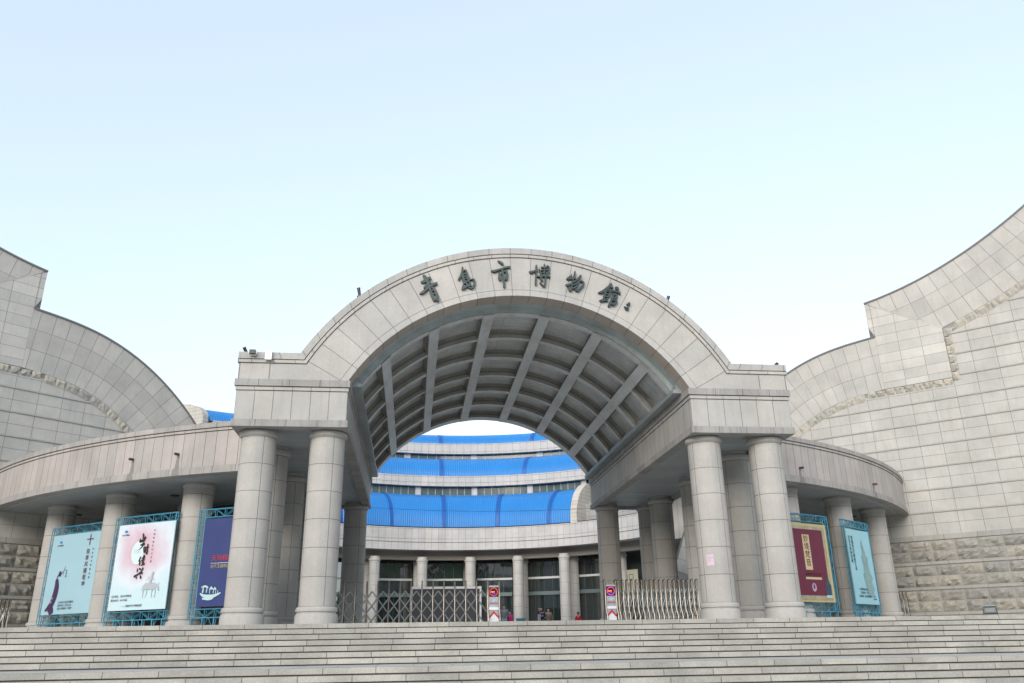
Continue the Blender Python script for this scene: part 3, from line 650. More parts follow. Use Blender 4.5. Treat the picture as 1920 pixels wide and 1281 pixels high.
    for Cv in (C1, C2):
        for a, b in zip(Cv, Cv[1:]):
            if Cv is C1 and b[0] > -.05: continue
            for q in ([(a,-.05),(b,-.05),(b,.05),(a,.05)],):
                A0, B0 = (a[0]-a[2]*.05, a[1]-a[3]*.05), (b[0]-b[2]*.05, b[1]-b[3]*.05)
                A1, B1 = (a[0]+a[2]*.03, a[1]+a[3]*.03), (b[0]+b[2]*.03, b[1]+b[3]*.03)
                cp.face([P(A0[0],-.05,A0[1]),P(B0[0],-.05,B0[1]),P(B1[0],-.05,B1[1]),P(A1[0],-.05,A1[1])])
                cp.face([P(A0[0],-.05,A0[1]),P(B0[0],-.05,B0[1]),P(B0[0],2.65,B0[1]),P(A0[0],2.65,A0[1])])
                cp.face([P(A1[0],-.05,A1[1]),P(B1[0],-.05,B1[1]),P(B1[0],0,B1[1]),P(A1[0],0,A1[1])])
    cp.build('coping', simple('dark coping', (.17,.16,.155), .8), B)
    return B

# ------------------------------------------------------------------ round exhibition hall behind the court
def hall():
    H = thing('exhibition_hall', 'curved museum hall in stepped tiers with bright blue barrel roofs, seen through the arch', 'museum hall')
    c = (-.3, 26)
    A = lambda prof, a0, a1, n, nm, mat, par=H, ur=None, smooth=False: (lambda m: (m.arc(prof, a0, a1, n, c, 1, ur=ur), m.build(nm, mat, par, smooth))[1])(MB())
    X = 66
    A([(17.0,6.40),(14.36,6.40),(14.36,6.36),(14.3,6.36),(14.3,6.90),(14.36,6.90),(14.36,6.94),(14.27,6.94),(14.27,7.16),(14.33,7.16),(14.33,7.20),(14.30,7.20),(14.30,7.95),(14.27,7.95),(14.27,8.02),(14.7,8.02)], -X, X, 80, 'canopy', S_hall())
    A([(15.5,6.40),(15.5,5.72),(16.0,5.72),(16.0,6.40)], -X, X, 80, 'lintel', simple('brown lintel', (.22,.20,.18), .8))
    A([(14.7,7.9),(14.7,8.16)], -X, X, 80, 'gutter', M_dark())
    p = rad
    for k in range(-4, 5):
        a = -8.64+14.3*k
        for r in (14.95, 16.65):
            t = p(a); column(H, c[0]+r*math.sin(t), c[1]+r*math.cos(t), 5.80, .40, True, 'canopy_column')
    A([(17.6,0),(17.6,6.4)], -X, X, 80, 'hall_wall', simple('dark hall wall', (.035,.04,.04), .5))
    fr = M_white()
    for k in range(-4, 4):
        a0 = -8.1+13.35*k; a1 = a0+13.35
        g0, g1 = a0+1.9, a1-1.9
        ga = A([(17.2,.02),(17.2,5.75)], g0, g1, 6, 'glazed_bay', M_glass())
        m = MB(); m.arc([(17.13,4.28),(17.13,4.44),(17.2,4.44),(17.2,4.28)], g0, g1, 6, c, 1, closed=True); m.build('transom', simple('pale transom', (.55,.56,.55), .4), ga)
        m = MB()
        for j in range(1, 4):
            a = g0+(g1-g0)*j/4; m.arc([(17.17,.02),(17.17,5.75)], a-.06, a+.06, 1, c, 1)
        m.build('mullion', simple('dark mullion', (.05,.055,.055), .4), ga)
        m = MB(); m.arc([(17.0,3.05),(17.0,3.32),(17.2,3.32)], g0, g1, 6, c, 1); m.arc([(17.0,3.05),(17.2,3.05)], g0, g1, 6, c, 1); m.build('door_canopy', simple('green grey door head', (.10,.14,.14), .4), ga)
        m = MB(); m.arc([(17.12,.01),(17.12,6.4)], a0-1.7, a0+1.7, 2, c, 1); m.build('pier', simple('brown grey pier', (.20,.185,.175), .7), H)
    roof = roof_mat(); rim = simple('dark blue roof seam', (.006,.075,.30), .5); edge = simple('bright blue flashing', (.02,.2,.62), .4)
    def tier(r0, z0, r1, z1, a0, a1, ribs, nb=14):
        prof = [(r0+(r1-r0)*(1-math.cos(PI/2*k/nb)), z0+(z1-z0)*math.sin(PI/2*k/nb)) for k in range(nb+1)]
        L = [0]
        for q, s in zip(prof, prof[1:]): L.append(L[-1]+math.hypot(s[0]-q[0], s[1]-q[1]))
        n = int((a1-a0)/1.2); m = MB()
        for i in range(nb):
            for k in range(n):
                ta, tb = rad(a0+(a1-a0)*k/n), rad(a0+(a1-a0)*(k+1)/n)
                q = lambda r, z, t: (c[0]+r*math.sin(t), c[1]+r*math.cos(t), z)
                m.face([q(*prof[i],ta),q(*prof[i],tb),q(*prof[i+1],tb),q(*prof[i+1],ta)], [(ta*r0,L[i]),(tb*r0,L[i]),(tb*r0,L[i+1]),(ta*r0,L[i+1])])
        ro = m.build('roof', roof, H, True)
        for a in ribs:
            m = MB(); w = .12/r0
            for sgn in (-1, 1):
                t0 = rad(a)+sgn*w
                for i in range(nb):
                    q = lambda r, z, t, e: (c[0]+(r-e*.7)*math.sin(t), c[1]+(r-e*.7)*math.cos(t), z+e*.7)
                    m.face([q(*prof[i],t0,.0),q(*prof[i],t0+sgn*.05/r0,.06),q(*prof[i+1],t0+sgn*.05/r0,.06),q(*prof[i+1],t0,.0)])
            m.build('seam_edge', edge, ro)
            m = MB()
            for i in range(nb):
                q = lambda r, z, t, e: (c[0]+(r-e)*math.sin(t), c[1]+(r-e)*math.cos(t), z+e*.6)
                m.face([q(*prof[i],rad(a)-w,.012),q(*prof[i],rad(a)+w,.012),q(*prof[i+1],rad(a)+w,.012),q(*prof[i+1],rad(a)-w,.012)])
            m.build('roof_seam', rim, ro)
        return prof
    ribs = [-50.8+16.2*k for k in range(7)]
    pr1 = tier(14.62, 8.14, 17.62, 11.1, -38.5, 37.6, [a for a in ribs if -38 < a < 37])
    pr2 = tier(17.7, 12.74, 20.55, 14.72, -60, 64, [-2.3+22.4*k for k in range(-2, 3)])
    pr3 = tier(20.5, 16.16, 23.6, 17.52, -54.6, 64, [-2.1+22.5*k for k in range(-2, 3)])
    def winband(r, z0, z1, piers, a0, a1):
        A([(r+.25,z0-.1),(r+.25,z1+.2)], a0, a1, 70, 'window_recess', M_dark())
        ps = sorted(piers)
        for x, y in zip(ps, ps[1:]):
            w = A([(r+.08,z0),(r+.08,z1)], x+.7, y-.7, 12, 'window', M_wglass())
            n = 7; m = MB()
            for k in range(n+1):
                a = x+.7+(y-x-1.4)*k/n; m.arc([(r+.05,z0),(r+.05,z1)], a-.07, a+.07, 1, c, 1)
            m.arc([(r+.055,z0),(r+.055,z0+.05)], x+.7, y-.7, 12, c, 1); m.build('window_frame', simple('pale window frame', (.42,.44,.44), .5), w)
        for x in ps: A([(r-.04,z0-.05),(r-.04,z1+.05)], x-.75, x+.75, 2, 'window_pier', S_hall())
    winband(17.7, 11.12, 11.84, [-39+15.15*k for k in range(6)], -50, 50)
    winband(20.6, 14.74, 15.22, [-42.9+16.3*k for k in range(7)], -54.6, 64)
    A([(17.75,11.84),(17.3,11.84),(17.3,12.14),(17.27,12.14),(17.27,12.60),(17.24,12.60),(17.24,12.68),(17.7,12.68)], -58, 64, 80, 'parapet_band', S_hall(), ur=17.3)
    A([(20.65,15.22),(20.2,15.22),(20.2,15.40),(20.17,15.40),(20.17,16.04),(20.14,16.04),(20.14,16.11),(20.5,16.11)], -54.6, 64, 80, 'parapet_band', S_hall(), ur=20.2)
    A([(17.64,11.0),(17.64,11.13)], -50, 50, 60, 'sill', S_hall())
    A([(20.57,14.6),(20.57,14.76)], -54.6, 64, 60, 'sill', S_hall())
    A([(23.6,17.5),(23.6,0)], -54.6, 66, 60, 'back_wall', S_hall())
    # the top tier opens out towards its west end
    for o in H.children_recursive:
        if o.type != 'MESH' or o.name.split('.')[0] in ('canopy_column', 'capital', 'column_base'): continue
        for v in o.data.vertices:
            dx, dy = v.co.x-c[0], v.co.y-c[1]; r = math.hypot(dx, dy); th = math.degrees(math.atan2(dx, dy))
            if r > 19.9 and th < -40:
                k = (r+.19*(-40-th))/r; v.co.x = c[0]+dx*k; v.co.y = c[1]+dy*k
    # gable end walls of the barrel roofs
    def gable(a, prof, w, lift, depth, mat):
        m = MB(); t0, t1 = rad(a), rad(a+w)
        q = lambda r, z, t: (c[0]+r*math.sin(t), c[1]+r*math.cos(t), z)
        pr = [(r-.28*lift, z+lift*.9) for r, z in prof]
        for i in range(len(pr)-1):
            m.face([q(*pr[i],t0),q(*pr[i],t1),q(*pr[i+1],t1),q(*pr[i+1],t0)], [(0,i*.3),(.6,i*.3),(.6,i*.3+.3),(0,i*.3+.3)])
            for t in (t0, t1): m.face([q(*pr[i],t),q(*pr[i+1],t),q(pr[i+1][0],prof[0][1]-depth,t),q(pr[i][0],prof[0][1]-depth,t)])
        m.face([q(pr[0][0],prof[0][1]-depth,t0),q(pr[0][0],prof[0][1]-depth,t1),q(*pr[0],t1),q(*pr[0],t0)])
        m.build('gable_wall', mat, H)
    gs = stone('gable granite', (.50,.47,.42), .06, .6, .3, mortar=.012)
    gable(37.6, pr1, 2.2, .35, .2, gs); gable(-40.7, pr1, 2.2, .35, .2, gs)
    gable(-56.0, [(r+2.95, z) for r, z in pr3], 1.4, .22, .35, gs); gable(64, pr3, 1.5, .5, .95, gs)
    A([(16.0,8.0),(16.0,9.6),(18,9.6)], 39.8, 66, 20, 'end_wall', stone('end wall granite', (.33,.335,.34), .05, .6, .35)); A([(16.0,8.0),(16.0,9.6),(18,9.6)], -66, -40.7, 20, 'end_wall', MATS['end wall granite'])
    return H
# ------------------------------------------------------------------ banner stands
def truss(parent, W, z0, z1, flip):
    """lattice box frame in local XZ; outer (broad) side at x=0"""
    T = M_truss(); b = .27
    def run(nm, A, B, n):
        m = MB(); A, B = [Vector(p) for p in A], [Vector(p) for p in B]   # A,B = outer start, outer end, inner offset
        (p, q), off = (A[0], A[1]), B[0]
        for y in (.0, .09):
            Y = Vector((0, y, 0))
            m.tube([p+Y, q+Y], .019, 6); m.tube([p+off+Y, q+off+Y], .019, 6)
            for k in range(n+1):
                t = k/n; m.tube([p.lerp(q, t)+Y, p.lerp(q, t)+off+Y], .011, 5)
                if k < n:
                    t2 = (k+1)/n
                    m.tube([p.lerp(q, t if k % 2 else t2)+Y, p.lerp(q, t2 if k % 2 else t)+off+Y], .0095, 5)
        for k in range(n+1):
            t = k/n
            for o in (Vector((0,0,0)), off): m.tube([p.lerp(q, t)+o+Vector((0,0,0)), p.lerp(q, t)+o+Vector((0,.09,0))], .0095, 5)
        m.build(nm, T, parent)
    run('side_truss', [(0,0,z0),(0,0,z1)], [(b,0,0)], 9)
    run('top_truss', [(b,0,z1),(W,0,z1)], [(0,0,-b)], 7)
    run('bottom_truss', [(b,0,z0),(W,0,z0)], [(0,0,b)], 7)
    m = MB()
    for y in (.0, .09): m.tube([(W-.10,y,z0),(W-.10,y,z1)], .018, 6)
    m.build('side_tube', T, parent)
    for k in range(7):
        x = .15+k*(W-.3)/6
        for y in (.0, .09):
            m = MB(); m.tube([(x,y,0),(x,y,z0)], .022, 6)
            if y == 0 and k in (1, 2, 4, 5): m.tube([(x,y,.015),(x+.22*(1 if k % 2 else -1),y,z0)], .0095, 5)
            m.build('leg', T, parent)

def stand(name_label, A, B, W, cmat):
    A, B = Vector(A), Vector(B); d = (B-A); rz = math.atan2(d.y, d.x)
    o = thing('banner_stand', name_label, 'banner stand', (A.x, A.y, 0), rz, 'banner stands under the colonnade')
    return o
def ell(cx, cz, rx, rz, n=28, a0=0, a1=360): return [(cx+rx*math.cos(rad(a0+(a1-a0)*k/n)), cz+rz*math.sin(rad(a0+(a1-a0)*k/n))) for k in range(n+(0 if a1-a0 == 360 else 1))]

def canvas(parent, x0, x1, z0, z1, mat):
    m = MB(); nx, nz = 12, 14; rnd = random.Random(int(x0*100+z1*10))
    g = {}
    for i in range(nx+1):
        for j in range(nz+1):
            e = 0 if i in (0, nx) or j in (0, nz) else .006*math.sin(i*1.3+j*.5+x0*3)+.005*math.sin(j*.9-i*.4)+rnd.uniform(-.004, .004)
            g[i,j] = (x0+(x1-x0)*i/nx, -.10+e, z0+(z1-z0)*j/nz)
    for i in range(nx):
        for j in range(nz): m.face([g[i,j],g[i+1,j],g[i+1,j+1],g[i,j+1]])
    m.box(x0, x1, -.082, -.07, z0, z1)
    return m.build('canvas', mat, parent, True)
PY = -.118      # print layer in front of the cloth
def prnt(par, nm, mat, shapes):
    m = MB()
    for s in shapes: poly(m, s, PY)
    return m.build(nm, mat, par, merge=False)
def ink(par, nm, mat, strokes):
    m = MB()
    for k, s in enumerate(strokes): brush(m, s, PY-.0005*k, PY+.004, True)
    return m.build(nm, mat, par, merge=False)
def emblem(par, x, z, s=1.0):
    B_ = simple('emblem blue', (.01,.22,.62), .6)
    prnt(par, 'emblem', B_, [[(x-.09*s,z+.03*s),(x-.03*s,z+.07*s),(x+.06*s,z+.06*s),(x+.09*s,z+.02*s),(x+.02*s,z-.03*s),(x-.04*s,z-.01*s)]])
    text('emblem_caption', '青岛市博物馆', .062*s, simple('print grey', (.12,.13,.15), .7), par, (x, PY, z-.10*s))

def banners():
    dkp = simple('print dark purple', (.045,.02,.075), .7); gry = simple('print grey', (.12,.13,.15), .7); blk = simple('print black', (.02,.016,.02), .7)
    mrn = simple('print plum', (.14,.02,.07), .7); wht = simple('print white', (.7,.72,.74), .7)
    z0, z1 = .40, 3.92
    # 1: pale blue, lady in a long robe
    o = stand('pale blue banner showing a slender robed lady, beside the leftmost column', (-17.2,9.92,0), (-14.55,7.97,0), 3.3, None)
    truss(o, 3.29, z0, z1, 0)
    c = canvas(o, .33, 3.29, .72, 3.60, simple('pale blue cloth', (.33,.51,.58), .7, 0, .05, 1.2))
    emblem(c, .86, 3.30)
    text('banner_title', '十', .42, mrn, c, (2.62, PY, 3.28)); text('banner_title', ['指','春','风','國','乾','坤'], .2, mrn, c, (2.60, PY, 2.98), vertical=True, line=1.15)
    text('small_print', ['日','本','美','术','馆','藏','品','展'], .085, gry, c, (2.88, PY, 3.0), vertical=True, line=1.7)
    ink(c, 'robed_figure', dkp, [[(1.0,1.95,.16),(1.05,1.7,.24),(1.03,1.45,.27),(.96,1.2,.28),(.86,.98,.24),(.8,.86,.14)],[(.86,1.05,.2),(.7,.93,.14),(.58,.86,.05)],[(.92,1.0,.12),(.95,.9,.26),(.93,.83,.34)],[(1.12,2.20,.17),(1.16,2.1,.12)],[(1.05,2.12,.05),(.98,2.02,.03)]])
    ink(c, 'robe_lining', simple('print pale rose', (.45,.33,.36), .7), [[(.92,1.35,.06),(.84,1.15,.12),(.74,1.0,.10)]])
    ink(c, 'sprig', gry, [[(1.18,2.12,.03),(1.3,2.22,.04),(1.42,2.32,.02)],[(1.3,2.24,.03),(1.34,2.12,.02)],[(1.36,2.28,.02),(1.4,2.42,.02)]])
    text('calligraphy_note', ['浮','世','绘'], .09, gry, c, (1.50, PY, 2.28), vertical=True)
    text('small_print', '主办单位 青岛市博物馆\n展览时间 三月至六月\n青岛市博物馆一号展厅', .088, gry, c, (1.3, PY, 1.02), align='LEFT', line=1.25)
    # 2: white and pink with brush title and rider
    o = stand('white and pink banner with black brush calligraphy and a grey donkey rider', (-13.95,7.17,0), (-11.41,5.60,0), 3.0, None)
    truss(o, 3.0, z0, z1, 0)
    m, nt, b = nmat('watercolour cloth'); N = nt.nodes.new; L = nt.links.new
    tc = N('ShaderNodeTexCoord'); mp = N('ShaderNodeMapping'); mp.inputs['Location'].default_value = (-1.15, 0, -2.55); mp.inputs['Scale'].default_value = (.72, 1, .95); L(tc.outputs['Object'], mp.inputs[0])
    ln = N('ShaderNodeVectorMath'); ln.operation = 'LENGTH'; nz = N('ShaderNodeTexNoise'); nz.inputs['Scale'].default_value = 1.6; nz.inputs['Detail'].default_value = 5; L(tc.outputs['Object'], nz.inputs['Vector'])
    sb = N('ShaderNodeMapping'); sb.inputs['Location'].default_value = (0,0,0)
    L(mp.outputs[0], ln.inputs[0]); ad = N('ShaderNodeMath'); ad.operation = 'MULTIPLY_ADD'; L(nz.outputs['Fac'], ad.inputs[0]); ad.inputs[1].default_value = -.9; L(ln.outputs['Value'], ad.inputs[2])
    cr = N('ShaderNodeValToRGB'); e = cr.color_ramp.elements; e[0].position = 0; e[0].color = (.62,.44,.50,1); e[1].position = .55; e[1].color = (.66,.72,.78,1)
    e3 = cr.color_ramp.elements.new(.25); e3.color = (.63,.56,.63,1); e4 = cr.color_ramp.elements.new(.85); e4.color = (.54,.70,.74,1); L(ad.outputs[0], cr.inputs[0]); L(cr.outputs[0], b.inputs['Base Color']); b.inputs['Roughness'].default_value = .7
    c = canvas(o, .33, 3.03, .72, 3.62, m)
    prnt(c, 'moon_disc', simple('moon print', (.62,.74,.76), .7), [ell(1.42, 2.62, .30, .40)])
    text('moon_motif', '日旧', .17, simple('pale print', (.50,.50,.58), .7), c, (1.38, PY-.002, 2.66))
    emblem(c, .72, 3.36)
    ink(c, 'brush_title', blk, [[(x, z, w*1.05) for x, z, w in s] for s in POST])
    text('small_print', ['中','国','传','统','岁','时','文','化','展'], .075, gry, c, (2.10, PY, 3.38), vertical=True, line=1.75)
    rg = simple('grey wash print', (.42,.46,.49), .7)
    ink(c, 'donkey_rider', rg, [[(1.98,1.480,0.204),(2.20,1.472,0.221),(2.42,1.480,0.204)],[(1.97,1.421,0.060),(1.93,1.261,0.034),(1.95,1.100,0.034)],[(2.08,1.392,0.051),(2.10,1.246,0.030),(2.05,1.107,0.025)],[(2.36,1.407,0.051),(2.33,1.246,0.030),(2.35,1.107,0.025)],[(2.45,1.421,0.060),(2.50,1.275,0.034),(2.48,1.115,0.034)],[(2.44,1.509,0.128),(2.57,1.458,0.102),(2.64,1.334,0.076)],[(2.60,1.494,0.025),(2.64,1.567,0.013)],[(1.90,1.480,0.025),(1.87,1.334,0.017)],[(2.20,1.582,0.102),(2.23,1.713,0.111),(2.27,1.830,0.076)],[(2.25,1.859,0.085),(2.30,1.918,0.076)],[(2.26,1.772,0.034),(2.40,1.669,0.025)],[(2.14,1.815,0.017),(1.98,1.640,0.013)]])
    text('small_print', '主办单位：青岛市博物馆\n展出时间：2019年春', .088, gry, c, (.44, PY, 1.12), align='LEFT', line=1.5)
    text('small_print', '—— 馆藏岁时文物精品展', .085, gry, c, (1.0, PY, .86), align='LEFT')
    # 3: navy
    o = stand('navy blue banner with red title and a silver carved boat, next to the gateway column', (-10.6,5.2,0), (-7.9,3.9,0), 3.0, None)
    truss(o, 3.0, z0, z1, 0)
    c = canvas(o, .36, 2.97, .74, 3.58, simple('navy cloth', (.026,.042,.16), .6, 0, .12, 1.5))
    text('banner_title', '天地精华', .215, simple('print red', (.50,.045,.06), .6), c, (.80, PY, 2.26), align='LEFT')
    prnt(c, 'title_rule', wht, [[(.78,2.10),(1.8,2.10),(1.8,2.112),(.78,2.112)]])
    text('banner_subtitle', '古代玉器精品展', .13, simple('print gold', (.42,.36,.18), .6), c, (.78, PY, 2.00), align='LEFT')
    sv = simple('silver print', (.45,.62,.64), .6)
    ink(c, 'carved_boat', sv, [[(0.500,1.155,0.042),(0.619,1.089,0.083),(0.850,1.049,0.125),(1.081,1.076,0.094),(1.292,1.155,0.042)],[(0.592,1.181,0.052),(0.606,1.326,0.042)],[(0.738,1.181,0.031),(0.751,1.326,0.031)],[(0.870,1.148,0.026),(0.870,1.287,0.026)],[(1.015,1.148,0.026),(1.015,1.274,0.026)],[(0.526,1.353,0.026),(0.672,1.379,0.062),(0.790,1.340,0.036)],[(1.107,1.128,0.026),(1.107,1.247,0.021)],[(1.186,1.128,0.026),(1.186,1.234,0.021)],[(0.619,0.996,0.062),(0.850,0.970,0.073),(1.015,0.996,0.052)]])
    prnt(c, 'carved_boat', sv, [[(0.830,1.274),(1.002,1.274),(0.916,1.379)],[(0.975,1.260),(1.134,1.260),(1.054,1.353)]])
    # 4: maroon
    def standR(label, P_out, P_in):   # mirrored stands: broad truss on the outer side
        o = stand(label, P_in, P_out, 3.0, None); return o
    o = standR('maroon banner with gold border and gold title strip, in a blue truss frame', (12.68,6.33,0), (9.98,5.02,0)); Wd = 3.0
    def mirror_truss(o, W=3.0):
        before = set(o.children); truss(o, W, z0, z1, 0)
        for ch in set(o.children)-before:
            for v in ch.data.vertices: v.co.x = W-v.co.x
            ch.data.flip_normals()
    mirror_truss(o)
    gold = simple('gold print', (.52,.41,.20), .6)
    c = canvas(o, .0, 2.70, .72, 3.56, gold)
    prnt(c, 'brocade_border', simple('brocade print', (.36,.33,.22), .6, 0, .45, 5), [[(.12,.80),(2.56,.80),(2.56,3.46),(.12,3.46)]])
    PYs = PY
    m = MB(); poly(m, [(.3,.95),(2.42,.95),(2.42,3.34),(.3,3.34)], PY-.004); m.build('maroon_field', simple('maroon cloth', (.135,.018,.045), .6, 0, .08, 2), c)
    m = MB(); poly(m, [(1.22,1.86),(1.62,1.86),(1.62,3.14),(1.22,3.14)], PY-.008); poly(m, [(1.15,1.52),(2.05,1.52),(2.05,1.60),(1.15,1.60)], PY-.008); m.build('title_strip', simple('pale gold print', (.58,.46,.28), .6), c)
    text('banner_title', ['妙','境','梵','音'], .29, simple('print brown', (.06,.02,.015), .7), c, (1.42, PY-.012, 3.12), vertical=True, line=1.0)
    text('banner_subtitle', '馆藏佛教造像艺术展', .1, simple('print brown', (.06,.02,.015), .7), c, (1.6, PY-.008, 1.70))
    def dy(mb, pts, y): poly(mb, pts, y)
    m = MB(); poly(m, ell(1.55, 1.24, .12, .15), PY-.008); m.build('roundel', simple('print rose', (.55,.35,.42), .6), c)
    m = MB(); poly(m, ell(1.55, 1.26, .06, .09), PY-.011); m.build('roundel_figure', simple('print indigo', (.06,.08,.22), .6), c)
    m = MB(); poly(m, [(2.18,.95),(2.5,.95),(2.52,1.3),(2.42,1.5),(2.36,1.62),(2.28,1.5),(2.2,1.35)], PY-.012); poly(m, [(.2,.92),(.52,.92),(.56,1.25),(.46,1.5),(.3,1.45)], PY-.012)
    m.build('guardian_figure', simple('print dark teal', (.04,.07,.10), .7, 0, .6, 9), c)
    m = MB(); poly(m, [(2.14,.88),(2.54,.88),(2.5,.97),(2.2,.97)], PY-.014); poly(m, [(.16,.86),(.56,.86),(.5,.95),(.22,.95)], PY-.014); m.build('cloud_base', simple('print pale teal', (.4,.58,.60), .7), c)
    # 5: light blue with drawn statue
    o = standR('light blue banner with a grey-green drawing of a seated deity, nearest the rough stone wall', (15.49,8.34,0), (13.60,6.91,0)); mirror_truss(o, 2.37)
    c = canvas(o, .0, 2.06, .70, 3.55, simple('light blue cloth', (.32,.57,.65), .7, 0, .04, 1.2))
    gg = simple('grey green print', (.24,.37,.37), .7, 0, .55, 16)
    ink(c, 'deity_drawing', gg, [[(1.24,3.15,0.05),(1.28,2.9,0.14),(1.31,2.7,0.23),(1.33,2.6,0.18)],[(1.10,2.5,0.14),(1.33,2.42,0.45),(1.54,2.45,0.18)],[(1.33,2.35,0.45),(1.36,2.1,0.45),(1.38,1.9,0.50)],[(1.06,1.8,0.18),(1.36,1.7,0.72),(1.70,1.72,0.22)],[(1.18,1.5,0.27),(1.38,1.38,0.72),(1.66,1.3,0.36)],[(1.33,1.2,0.32),(1.58,1.12,0.31)]])
    ink(c, 'drapery_lines', simple('pale drawing line', (.36,.62,.68), .7), [[(1.13,2.0,0.05),(1.33,1.85,0.05),(1.58,2.0,0.04)],[(1.08,1.62,0.05),(1.38,1.5,0.05),(1.68,1.62,0.04)],[(1.23,2.3,0.04),(1.38,2.2,0.05),(1.50,2.32,0.04)],[(1.18,1.36,0.04),(1.43,1.24,0.05),(1.68,1.4,0.04)]])
    text('banner_title', ['雪','域','梵','音','佛','教','艺','术'], .17, simple('print dark teal ink', (.03,.07,.08), .7), c, (.42, PY, 3.28), vertical=True, line=1.0)
    text('banner_title', ['青','岛','市','博','物','馆','藏'], .15, simple('print dark teal ink', (.03,.07,.08), .7), c, (.18, PY, 3.28), vertical=True, line=1.0)
    text('small_print', '一、展览时间地点及内容\n    二月至四月一号厅\n主办单位：青岛市博物馆', .1, simple('print dark teal ink', (.03,.07,.08), .7), c, (.30, PY, 1.12), align='LEFT', line=1.3)
    emblem(c, 1.70, .98, .8)

# ------------------------------------------------------------------ accordion gates
def post_mesh(m, x, lean=0):
    a = []
    for k in range(9):
        t = PI*k/8; a.append((x, -.12*math.cos(t)+0, 1.29+.07*math.sin(t)))
    front = [(x,-.27,.02),(x,-.27,.24),(x,-.12,.47),(x,-.12,1.29)]
    back = [(x,.12,1.29),(x,.12,.47),(x,.27,.24),(x,.27,.02)]
    m.tube(front+a[1:-1]+back, .022, 8)
    m.tube([(x,-.24,.30),(x,.24,.30)], .012, 6)
def lattice(m, xs, step):
    mids = [(p+q)/2 for p, q in zip(xs, xs[1:])]
    zt, zb = 1.06, .12; dz = .44
    for x in mids:
        for sg in (-1, 1):
            for y in (-.105, .105):
                n = (zt-zb)/dz; xe = x+sg*step*n
                if xe < xs[0]-.02 or xe > xs[-1]+.02:
                    lim = (xs[0] if sg < 0 else xs[-1]); n2 = abs(lim-x)/step; pe = (lim, y+sg*.008, zt-dz*n2)
                else: pe = (xe, y+sg*.008, zb)
                m.tube([(x, y+sg*.008, zt), pe], .0165, 4)
def accordion(label, xs, y, rz=0, head=None, org=(0,0)):
    G = thing('folding_gate', label, 'folding gate', (org[0], y if org == (0,0) else org[1], 0), rz, 'stainless folding gates')
    st = M_steel(); pm = None
    for x in xs:
        if pm is None: m = MB(); post_mesh(m, 0); o = m.build('post', st, G, True); pm = o.data
        else: o = bpy.data.objects.new('post', pm); COL.objects.link(o); o.parent = G
        o.location = (x, 0, 0)
    m = MB(); lattice(m, xs, (xs[-1]-xs[0])/(len(xs)-1)); m.build('lattice', simple('brushed lattice steel', (.45,.50,.49), .35, .8), G)
    m = MB()
    for x in xs[::2]:
        for yy in (-.27, .27): m.lathe([(.001,.0),(.03,.0),(.03,.05),(.001,.05)], (x, yy), 10)
    m.build('castor', M_black(), G)
    if head is not None:
        x0, ring_col, txt = head; w = .15; yf = -.20
        for x in (x0-w-.03, x0+w+.03):
            o = bpy.data.objects.new('post', pm); COL.objects.link(o); o.parent = G; o.location = (x, -.09, 0)
        m = MB(); m.box(x0-w, x0+w, yf, .1, .08, 1.20); hd = m.build('control_head', simple('mirror steel', (.42,.44,.46), .35, .5, .35, 7), G)
        m = MB(); m.box(x0-w+.005, x0+w-.005, yf-.012, yf, .86, 1.15); sc = m.build('led_screen', simple('led screen black', (.012,.012,.018), .3), hd)
        m = MB()
        for k in range(26):
            a = 2*PI*k/26; poly(m, ell(x0+.118*math.cos(a), 1.005+.118*math.sin(a), .010, .010, 8), yf-.016)
        m.build('led_ring', simple('led '+ring_col[0], ring_col[1], .5, emit=.5), sc)
        m = MB(); poly(m, [(x0-.09,.99),(x0+.03,.99),(x0+.03,1.02),(x0-.09,1.02)], yf-.016); m.build('led_text', simple('led orange', (.9,.16,.04), .5, emit=.4), sc)
        m = MB(); poly(m, [(x0-.05,.94),(x0+.05,.94),(x0+.05,.957),(x0-.05,.957)], yf-.016); m.build('led_bar', simple('led blue', (.05,.06,.8), .5, emit=.4), sc)
        m = MB(); poly(m, [(x0,.70),(x0+.07,.76),(x0,.82),(x0-.07,.76)], yf-.008); m.build('badge', simple('badge blue', (.35,.50,.66), .3), hd)
        text('red_lettering', '欢迎光临', .068, simple('red lettering', (.45,.01,.02), .4), hd, (x0, yf-.008, .655))
        m = MB(); m.box(x0-w, x0+w, yf-.03, yf, .46, .54); m.lathe([(.001,0),(.1,0),(.1,.001)], (x0,0), 3) if False else None
        m.build('bumper_rail', simple('bright chrome', (.85,.86,.88), .3, .3), hd)
        m = MB()
        for sx in (-1, 1): poly(m, [(x0,.37),(x0,.44),(x0+sx*w,.27),(x0+sx*w,.20)], yf-.01, yf)
        m.build('chevron', simple('red chevron', (.5,.008,.015), .4), hd)
        m = MB(); poly(m, [(x0-w,.09),(x0+w,.09),(x0+w,.20),(x0,.33),(x0-w,.20)], yf-.004); m.build('lower_panel', simple('polished panel', (.75,.77,.80), .3, .2), hd)
    return G

